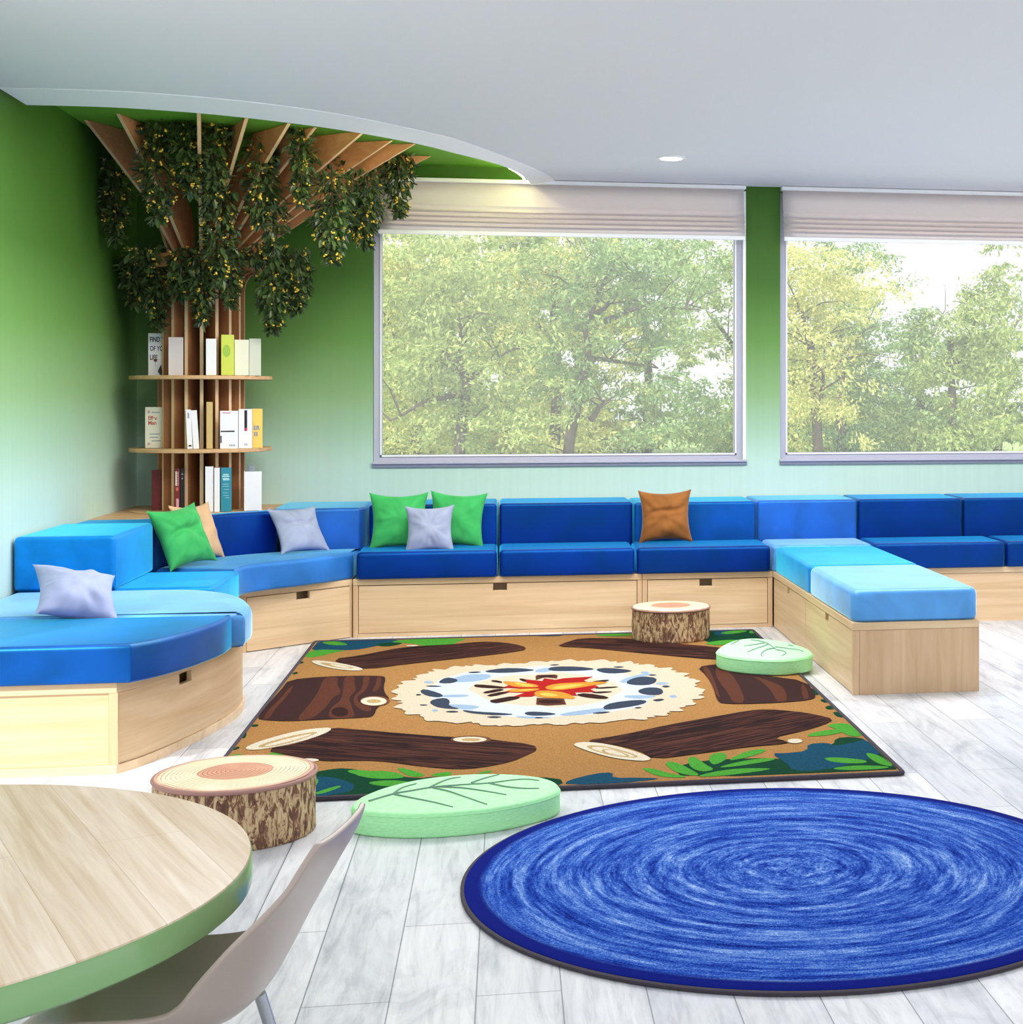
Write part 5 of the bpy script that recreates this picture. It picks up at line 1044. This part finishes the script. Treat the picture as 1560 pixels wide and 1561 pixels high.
def build_vines():
    V = vine
    # hanging from the branches: (top point, length, radius)
    for i, (lb, top, ln, rad, n, lean) in enumerate(VINES): V(lb, top, ln, rad, n, 10 + i, lean)

# ================================================================ BOOKS
def book(name, label, x, y, zb, w, d, h, cover, mode, rz=0, tilt=0, spine_mat=None, group=None):
    """x,y: centre of the visible front face; w across, d depth away from the viewer"""
    root = thing(name, label, 'book', (x, y, zb), rz, group)
    if tilt: root.rotation_euler = (0, tilt, rz)
    c = .0022; pg, cv = new(), new()
    if mode == 'spine':
        box(cv, -w / 2, -w / 2 + c, 0, d, 0, h); box(cv, w / 2 - c, w / 2, 0, d, 0, h)
        sp = new(); box(sp, -w / 2, w / 2, -.002, .001, 0, h, .001)
        box(pg, -w / 2 + c, w / 2 - c, .001, d - .004, .003, h - .004)
    else:
        box(cv, -w / 2, w / 2, 0, c, 0, h); box(cv, -w / 2, w / 2, d - c, d, 0, h)
        sp = new(); box(sp, -w / 2 - .002, -w / 2 + .001, 0, d, 0, h, .001)
        box(pg, -w / 2 + .001, w / 2 - .004, c, d - c, .003, h - .004)
    obj('cover', cv, M[cover], root, local=True); obj('spine', sp, M[spine_mat or cover], root, local=True); obj('pages', pg, M['page'], root, local=True)
    return root
def cov(r):
    return next(c for c in r.children if c.name.split('.')[0] == 'cover')
def mark(root, name, x0, x1, z0, z1, mat, y=-.0032):
    bm = new(); box(bm, x0, x1, y, y + .0012, z0, z1); return obj(name, bm, M[mat], cov(root), local=True)

def build_books():
    cx, cy = TREE
    Z1, Z2, Z3 = 1.3745, .9875, .6555
    f = 1 / 280.0
    def X(u, y): return (-.1866 + (u - 307.5) / 2350.0 * 1.03) * y      # across position on the shelf front
    def W(u0, u1, y): return (u1 - u0) * y / 2350.0 * 1.012
    def Hh(v0, v1, y): return (v1 - v0) * y / 2350.0 * 1.0
    yaw = R(10)
    def bk(label, u0, u1, v0, v1, zb, y, d, cover, mode='spine', extra=0, tilt=0, spine=None, rz=None):
        w = W(u0, u1, y) + extra; x = X(u0, y) + w / 2
        return book('book', label, x, y, zb, w, d, Hh(v0, v1, y), cover, mode, yaw if rz is None else rz, tilt, spine), w, Hh(v0, v1, y)
    # top shelf
    r, w, h = bk('white book with black block lettering and red flower, far left of top shelf', 237, 254, 510, 571, Z1, 8.695, .03, 'bw', 'cover', .018)
    for k, t in enumerate(('FIND T', 'OF YOU', 'LIFE')): lettering('cover_lettering', t, .036, M['ink'], cov(r), (-w / 2 + .006, -.0006, h - .045 - k * .048), (PI / 2, 0, 0), .62)
    bm = new(); bmesh.ops.create_icosphere(bm, subdivisions=2, radius=.009, matrix=Matrix.Translation((-w / 2 + .034, -.001, h * .36)) @ Matrix.Diagonal((1, .15, 1, 1))); obj('flower_print', bm, M['bred'], cov(r), local=True)
    mark(r, 'stem_print', -w / 2 + .033, -w / 2 + .0345, h * .2, h * .33, 'bgrey')
    bm = new(); extr(bm, [(-w / 2 + .045, -.001, h * .1), (-w / 2 + .055, -.001, h * .2), (-w / 2 + .062, -.001, h * .27), (-w / 2 + .066, -.001, h * .14), (-w / 2 + .066, -.001, 0.002), (-w / 2 + .056, -.001, .004)], (0, .0008, 0)); obj('figure_print', bm, M['ink'], cov(r), local=True)
    bk('white book with pinkish cover standing second from left on top shelf', 264, 283, 516, 571, Z1, 8.545, .035, 'bpink', 'cover', 0, 0, 'bw')
    r, w, h = bk('slim white book right of the middle trunk fin on top shelf', 313.5, 327.5, 518, 571, Z1, 8.50, .10, 'bw')
    r, w, h = bk('tall lime green book on the top shelf', 334, 351.5, 512, 571, Z1, 8.52, .09, 'lime')
    bm = new(); lathe(bm, [(.0, -.0006), (.022, -.0006), (.022, 0), (.001, 0)], (0, 0), 24)
    o = obj('cover_print', bm, M['limed'], cov(r), local=True); o.rotation_euler = (PI / 2, 0, 0); o.location = (-.006, -.0026, h * .6); o.scale = (.9, 1.5, 1)
    bk('cream book right of the lime green one on the top shelf', 352, 371.5, 519, 571, Z1, 8.55, .085, 'bcream')
    bk('pale sage book at right end of the top shelf', 372.5, 388, 517, 571, Z1, 8.60, .07, 'bsage', 'cover', 0, 0, 'bsage')
    # middle shelf
    r, w, h = bk('pale book with red title, far left on middle shelf', 233, 254, 621, 680, Z2, 8.70, .03, 'bcream', 'cover', .014)
    lettering('cover_lettering', 'Effec', .029, M['inkred'], cov(r), (-w / 2 + .012, -.0006, h - .068), (PI / 2, 0, 0), .82)
    lettering('cover_lettering', 'Man', .029, M['inkred'], cov(r), (-w / 2 + .012, -.0006, h - .094), (PI / 2, 0, 0), .86)
    for zz, a, b in ((.036, .03, .075), (.86 * h - .0, .03, .07), (.33 * h, .02, .07), (.25 * h, .02, .062)): mark(r, 'cover_line', -w / 2 + a, min(-w / 2 + b, w / 2 - .004), zz, zz + .004, 'inkblue', -.0008)
    for zz in (.1 * h, .88 * h): mark(r, 'cover_emblem', -w / 2 + .01, -w / 2 + .022, zz - .006, zz + .006, 'inkpink', -.0008)
    r, w, h = bk('slim white book leaning beside the middle trunk fin on middle shelf', 288.5, 295.5, 624, 681, Z2, 8.50, .10, 'bw', tilt=R(-2.5))
    mark(r, 'spine_print', -.004, .004, h * .78, h * .92, 'bgrey'); mark(r, 'spine_print', -.006, .008, h * .06, h * .10, 'ink')
    bk('second slim white book leaning with taupe cover on middle shelf', 296.5, 304.5, 625, 681, Z2, 8.51, .10, 'taupe', tilt=R(-3.5), spine='bw')
    bk('tall slim gold book on the middle shelf', 314, 322.5, 613, 681, Z2, 8.51, .09, 'bgold')
    r, w, h = bk('white book with one black bar across on middle shelf', 333, 357, 625, 680, Z2, 8.515, .035, 'bw', 'cover', 0)
    mark(r, 'title_bar', -w / 2 + .002, w * .3, h * .44, h * .475, 'ink', -.001); mark(r, 'dark_patch', -w / 2, -w / 2 + .006, h * .15, h * .34, 'ink', -.001)
    for k in range(4): mark(r, 'barcode', .0 + k * .008, .005 + k * .008, h * .06, h * .11, 'bgrey', -.001)
    mark(r, 'red_title', -w / 2 + .012, .006, h * .93, h * .965, 'inkpink', -.001)
    r, w, h = bk('white book with black and magenta stripe on middle shelf', 358, 376, 623, 680, Z2, 8.57, .035, 'bw', 'cover', 0, 0, 'bw')
    mark(r, 'stripe', -.006, .008, h * .52, h * .97, 'ink', -.001); mark(r, 'stripe_tip', -.006, .008, h * .44, h * .52, 'inkmag', -.001)
    for k in range(2): mark(r, 'barcode', -.006 + k * .009, .0 + k * .009, h * .07, h * .12, 'bgrey', -.001)
    r, w, h = bk('yellow book with blue letters at right end of middle shelf', 376.5, 390, 622, 679, Z2, 8.63, .05, 'byellow', 'cover', 0)
    lettering('cover_lettering', 'ER', .032, M['inkblue'], cov(r), (-w / 2 + .004, -.0006, h * .46), (PI / 2, 0, 0), .9); lettering('cover_lettering', 'II', .032, M['inkblue'], cov(r), (-w / 2 + .006, -.0006, h * .3), (PI / 2, 0, 0), 1.3)
    # bottom shelf
    bk('dark red book at left end of the bottom shelf', 241, 254, 717, 775, Z3, 8.70, .05, 'bred')
    r, w, h = bk('red book with white spine lettering on bottom shelf', 271, 278.5, 713, 776, Z3, 8.545, .06, 'bred')
    for k in range(9): mark(r, 'spine_print', -.008, -.001, h * .90 - k * .0085, h * .90 - k * .0085 + .0055, 'page'); mark(r, 'spine_print', .001, .008, h * .90 - k * .0085, h * .90 - k * .0085 + .005, 'inkpink')
    mark(r, 'spine_emblem', -.006, .006, h * .48, h * .56, 'inkred'); mark(r, 'spine_print', -.004, .008, h * .1, h * .3, 'inkpink')
    r, w, h = bk('black spined book beside the red lettered book on bottom shelf', 279, 284, 713, 776, Z3, 8.545, .06, 'bblack')
    mark(r, 'spine_print', -.003, .004, h * .85, h * .88, 'bgrey'); mark(r, 'spine_print', -.003, .004, h * .75, h * .78, 'bgrey')
    bk('white book left of another white one on the bottom shelf', 312.5, 323.5, 712, 778, Z3, 8.50, .10, 'bw')
    bk('narrower white book touching the teal book on bottom shelf', 324.5, 332, 714, 778, Z3, 8.50, .10, 'bw')
    r, w, h = bk('teal book with pale lettering on the bottom shelf', 333.5, 348, 713, 777, Z3, 8.515, .07, 'bteal')
    for zz, a, b in ((.83, -.016, .012), (.79, -.02, .016), (.74, -.018, .014), (.71, -.016, .016), (.62, -.016, .012), (.57, -.018, .014), (.5, -.012, .014), (.42, -.016, .008), (.36, -.014, .012), (.31, -.004, .016)):
        mark(r, 'cover_line', a, b, h * zz, h * zz + (.006 if zz > .7 else .002), 'inkteal')
    bk('thick white book at right end of the bottom shelf', 365, 389, 717, 774, Z3, 8.565, .09, 'bw')
    bk('grey blue book standing behind the thick white one on bottom shelf', 371, 378.5, 708, 771, Z3, 8.70, .03, 'bgrey', rz=R(4))

# ================================================================ OUTSIDE
def outdoor_tree(label, x, y, zb, limbs, clusters, mat, leafn, leafL, seed, trunk_r=.1, group=None):
    rnd = random.Random(seed)
    root = thing('tree', label, 'tree', (x, y, zb), 0, group)
    bm = new(); pts_all = []
    for pl, r0, r1 in limbs:
        q = [Vector(p) for p in pl]; fine = []
        for i in range(len(q) - 1):
            for k in range(4):
                t = k / 4; p = q[i].lerp(q[i + 1], t); fine.append(p + Vector((mnoise.noise(p * 2.3), mnoise.noise(p * 2.3 + Vector((9, 0, 0))), 0)) * .06)
        fine.append(q[-1]); m = len(fine)
        tube(bm, fine, [r0 + (r1 - r0) * i / (m - 1) for i in range(m)], 7); pts_all += fine[m // 3:]
        # twigs
        for _ in range(5):
            b = fine[rnd.randint(m // 3, m - 1)]; d = Vector((rnd.uniform(-1, 1), rnd.uniform(-.7, .7), rnd.uniform(.0, 1))).normalized() * rnd.uniform(.3, .8)
            mid = b + d * .5 + Vector((0, 0, .05)); tube(bm, [b, mid, b + d + Vector((0, 0, -.03))], [.014, .009, .004], 5)
    obj('trunk', bm, M['tbark'], root, True, 60, local=True)
    lv = new(); cs = []
    for (c, rad, nn) in clusters:
        for _ in range(nn): cs.append(Vector(c) + Vector((rnd.gauss(0, .5) * rad[0], rnd.gauss(0, .5) * rad[1], rnd.gauss(0, .5) * rad[2])))
    leafn = int(leafn * 1.5); leafL *= .8
    per = max(1, leafn // max(1, len(cs)))
    for c in cs:
        dd = Vector((rnd.uniform(-1, 1), rnd.uniform(-1, 1), rnd.uniform(-.5, .1))).normalized(); R0 = rnd.uniform(.12, .3)
        for _ in range(per):
            p = c + dd * rnd.uniform(-R0, R0) * 1.3 + Vector((rnd.gauss(0, .45) * R0, rnd.gauss(0, .45) * R0, rnd.gauss(0, .25) * R0))
            d = dd * .8 + Vector((rnd.uniform(-1, 1), rnd.uniform(-1, 1), rnd.uniform(-1, .4)))
            L = leafL * rnd.uniform(.6, 1.3); d.normalize(); s = d.cross(Vector((rnd.uniform(-1, 1), rnd.uniform(-1, 1), 1)))
            if s.length < 1e-3: continue
            s.normalize(); a = lv.verts.new(p); b = lv.verts.new(p + d * L * .5 + s * L * .2); e = lv.verts.new(p + d * L); f_ = lv.verts.new(p + d * L * .5 - s * L * .2)
            lv.faces.new((a, b, e, f_))
    obj('foliage', lv, M[mat], root, local=True)
    return root

def build_outside():
    bm = new(); box(bm, -30, 45, 19, 70, -.2, -.1); struct('ground', bm, M['grass'], 'grassy ground beyond the windows', 'ground')
    bm = new(); box(bm, -12, 20, YW + .25, 19, -.2, -.1); struct('reflector', bm, M['bounce'], 'pale terrace added outside to bounce light indoors', 'ground')  # unseen pale ground added to throw sunlight up to the ceiling
    ZG = -.1
    T = outdoor_tree
    # near row (about eleven metres beyond the wall): hx(u) gives the lateral place on that row
    def at(u, v, y):    # a place in the view of the garden, metres
        rx = (u - 1190) / 2350; tz = -(v - 608) / 2350; k = y / (CA - SA * rx)
        return Vector(((CA * rx + SA) * k, y, 1.25 + tz * k))
    def rel(base, l): return [tuple(p - base) for p in l]
    def mk(label, y, stem, limbs, cl, mat, n, L, seed, group=None):
        b = at(stem[0][0], stem[0][1], y); base = Vector((b.x, y, ZG)); LB = []
        first = [Vector((b.x, y, ZG))] + [at(u, v, y) for u, v in stem]; LB.append((rel(base, first), stem_r(y, seed), stem_r(y, seed) * .55))
        for pts, dy in limbs:
            q = [at(u, v, y) + Vector((0, dy * i / max(1, len(pts) - 1), 0)) for i, (u, v) in enumerate(pts)]; LB.append((rel(base, q), .045 * y / 20, .012))
        CL = []
        for u, v, ru, rv, nn in cl:
            c = at(u, v, y) - base; CL.append((tuple(c), (ru * y / 2350, 1.2, rv * y / 2350), nn))
        return T(label, b.x, y, ZG, LB, CL, mat, n, L, seed, group=group)
    def stem_r(y, s): return .085 * y / 20
    mk('tree with dark forked trunk left of centre in large window', 20, [(700, 700), (704, 640), (712, 580), (700, 555), (672, 538)], [([(712, 580), (730, 560), (760, 540)], .8), ([(700, 555), (705, 520), (700, 490)], -.5), ([(704, 600), (650, 612), (600, 640)], -.6)],
       [(690, 470, 120, 90, 60), (640, 560, 90, 80, 40), (740, 620, 100, 70, 40), (700, 400, 120, 60, 30)], 'tl_b', 11000, .10, 1)
    mk('tree with leaning trunk and fan of branches right of centre in large window', 21, [(862, 720), (880, 600), (897, 556), (905, 545)], [([(880, 600), (905, 545), (960, 552), (1010, 560)], .6), ([(897, 556), (890, 500), (915, 440), (935, 400)], -.3), ([(890, 490), (925, 470), (950, 440), (1000, 432)], .4), ([(870, 480), (880, 440), (890, 400)], .4), ([(925, 490), (970, 470), (1060, 475)], -.5), ([(900, 640), (915, 620), (925, 612)], .2)],
       [(900, 430, 140, 80, 60), (990, 400, 120, 60, 40), (1040, 620, 110, 70, 40), (860, 560, 90, 80, 36), (1010, 480, 90, 60, 26)], 'tl_c', 12000, .10, 2)
    mk('pale tree with slim straight trunk between the two forked ones in large window', 24, [(845, 700), (848, 600), (846, 470), (850, 400)], [([(846, 520), (800, 470), (770, 430)], .5), ([(848, 450), (880, 410), (900, 380)], .5)],
       [(810, 420, 120, 80, 60), (800, 560, 110, 100, 60), (780, 660, 130, 60, 40)], 'tl_a', 13000, .11, 3)
    mk('light yellow green tree at left side of the large window', 22, [(632, 720), (638, 640), (640, 560), (650, 500)], [([(640, 560), (612, 530), (590, 500)], .4), ([(650, 500), (635, 470), (625, 430)], .3)],
       [(620, 470, 80, 110, 60), (620, 600, 80, 90, 50), (600, 400, 70, 60, 24), (690, 660, 80, 50, 20)], 'tl_a', 12000, .10, 4)
    mk('tree with tall slender double trunk left of centre in right window', 20, [(1247, 720), (1245, 640), (1241, 600), (1236, 540), (1228, 500)], [([(1241, 600), (1243, 540), (1240, 520)], .2), ([(1245, 640), (1256, 580), (1264, 530)], .3), ([(1236, 540), (1222, 490), (1210, 470)], -.3), ([(1241, 560), (1275, 560), (1320, 510)], .3)],
       [(1230, 500, 70, 90, 56), (1270, 440, 80, 60, 40), (1240, 620, 70, 60, 30), (1210, 400, 60, 40, 16)], 'tl_a', 10000, .09, 5)
    mk('darker tree behind right window with sky showing around its crown', 23, [(1283, 720), (1282, 620), (1280, 500), (1284, 430)], [([(1280, 540), (1310, 520), (1345, 500)], .4), ([(1284, 470), (1300, 430), (1320, 400)], .3)],
       [(1320, 500, 70, 70, 40), (1340, 600, 60, 50, 30), (1330, 650, 90, 45, 46), (1300, 400, 60, 36, 18), (1390, 520, 30, 60, 14)], 'tl_c', 10000, .10, 6)
    mk('bushy green tree right of sky gap, beyond right edge window', 22, [(1450, 720), (1452, 620), (1448, 520)], [([(1452, 560), (1490, 500), (1520, 460)], .3)],
       [(1470, 560, 80, 110, 70), (1440, 660, 100, 50, 50), (1520, 460, 70, 80, 40)], 'tl_b', 12000, .11, 7)
    mk('soft green tree half hidden by the green pier between windows', 24, [(1140, 720), (1138, 600), (1130, 480)], [([(1138, 560), (1100, 500), (1080, 470)], .3), ([(1130, 500), (1170, 450), (1190, 420)], .3)],
       [(1100, 660, 90, 50, 50), (1110, 440, 70, 60, 36), (1160, 560, 60, 90, 40), (1080, 520, 36, 20, 6)], 'tl_b', 11000, .11, 8)
    # back row
    for i, (u, mat) in enumerate(((440, 'tl_a'), (560, 'tl_b'), (660, 'tl_a'), (770, 'tl_b'), (880, 'tl_a'), (985, 'tl_b'), (1210, 'tl_a'), (1290, 'tl_b'), (1400, 'tl_c'), (1520, 'tl_b'))):
        tall = i < 6
        mk('hazy green tree in the far row beyond the windows', 34 + (i % 3) * 2, [(u, 720), (u + 4, 600), (u, 480 if tall else 560)], [([(u, 560), (u + 30, 500), (u + 50, 470)], .5)],
           [(u, 640, 110, 55, 60)] + ([(u, 500, 90, 90, 80), (u + 20, 390, 80, 60, 40)] if tall else [(u, 560, 60, 50, 30)]), mat, 14000 if tall else 9000, .17, 40 + i, 'far row of garden trees')

# ================================================================ CAMERA AND LIGHT
def build_camera():
    cam = bpy.data.cameras.new('camera'); o = bpy.data.objects.new('camera', cam); C.objects.link(o)
    cam.sensor_width = 36; cam.sensor_fit = 'HORIZONTAL'; cam.lens = 36 * 2350 / 1560
    cam.shift_x = (780 - 1190) / 1560; cam.shift_y = (608 - 780.5) / 1560
    cam.clip_start = .05; cam.clip_end = 300
    o.location = (0, 0, 1.25); o.rotation_euler = (PI / 2, 0, -math.atan2(415, 2350))
    scene.camera = o
def build_light():
    w = bpy.data.worlds.new('sky'); scene.world = w; w.use_nodes = True
    bg = w.node_tree.nodes['Background']; bg.inputs[0].default_value = (.93, .97, 1.0, 1); bg.inputs[1].default_value = WORLD
    s = bpy.data.lights.new('sun', 'SUN'); s.energy = SUN; s.angle = R(3); s.color = (1, .96, .88)
    o = bpy.data.objects.new('sun', s); C.objects.link(o); o.rotation_euler = (R(42), 0, R(-28)); o.location = (0, 0, 12)
    for (x, y, sx, sy, e) in CEIL_FILL:
        a = bpy.data.lights.new('added_fill_lamp', 'AREA'); a.shape = 'RECTANGLE'; a.size = sx; a.size_y = sy; a.energy = e; a.color = (1, .98, .96)
        q = bpy.data.objects.new('added_fill_lamp', a); C.objects.link(q); q.location = (x, y, ZC - .02)

def main():
    mats(); build_room()
    blind('roman_blind', 'gathered grey roman blind over the large window left of green pier', -.735, 1.392)
    blind('roman_blind', 'gathered grey roman blind over the window right of green pier', 1.63, 3.785)
    downlight('recessed_downlight', 'round white recessed downlight in the ceiling', .85, 8.15)
    build_benches(); build_cushions(); build_pillows()
    stump('bark stump stool at lower left between the round table and campfire rug', -.775, 4.655, .222, .172, 3)
    stump('bark stump stool on far edge of campfire rug by the bench', .83, 7.965, .20, .165, 8)
    leaf_seat('mint leaf floor cushion on the bare floor behind shell chair', LEAF_A, VEIN_A, 0)
    leaf_seat('mint leaf floor cushion on right edge of campfire rug', LEAF_B, VEIN_B, .0135)
    build_rugs(); build_table_chair(); build_tree(); build_vines(); build_books(); build_outside(); build_camera(); build_light()
    v = scene.view_settings; v.view_transform = 'Standard'; v.look = 'None'; v.gamma = 1; v.use_curve_mapping = False; v.exposure = EXPOSURE

main()
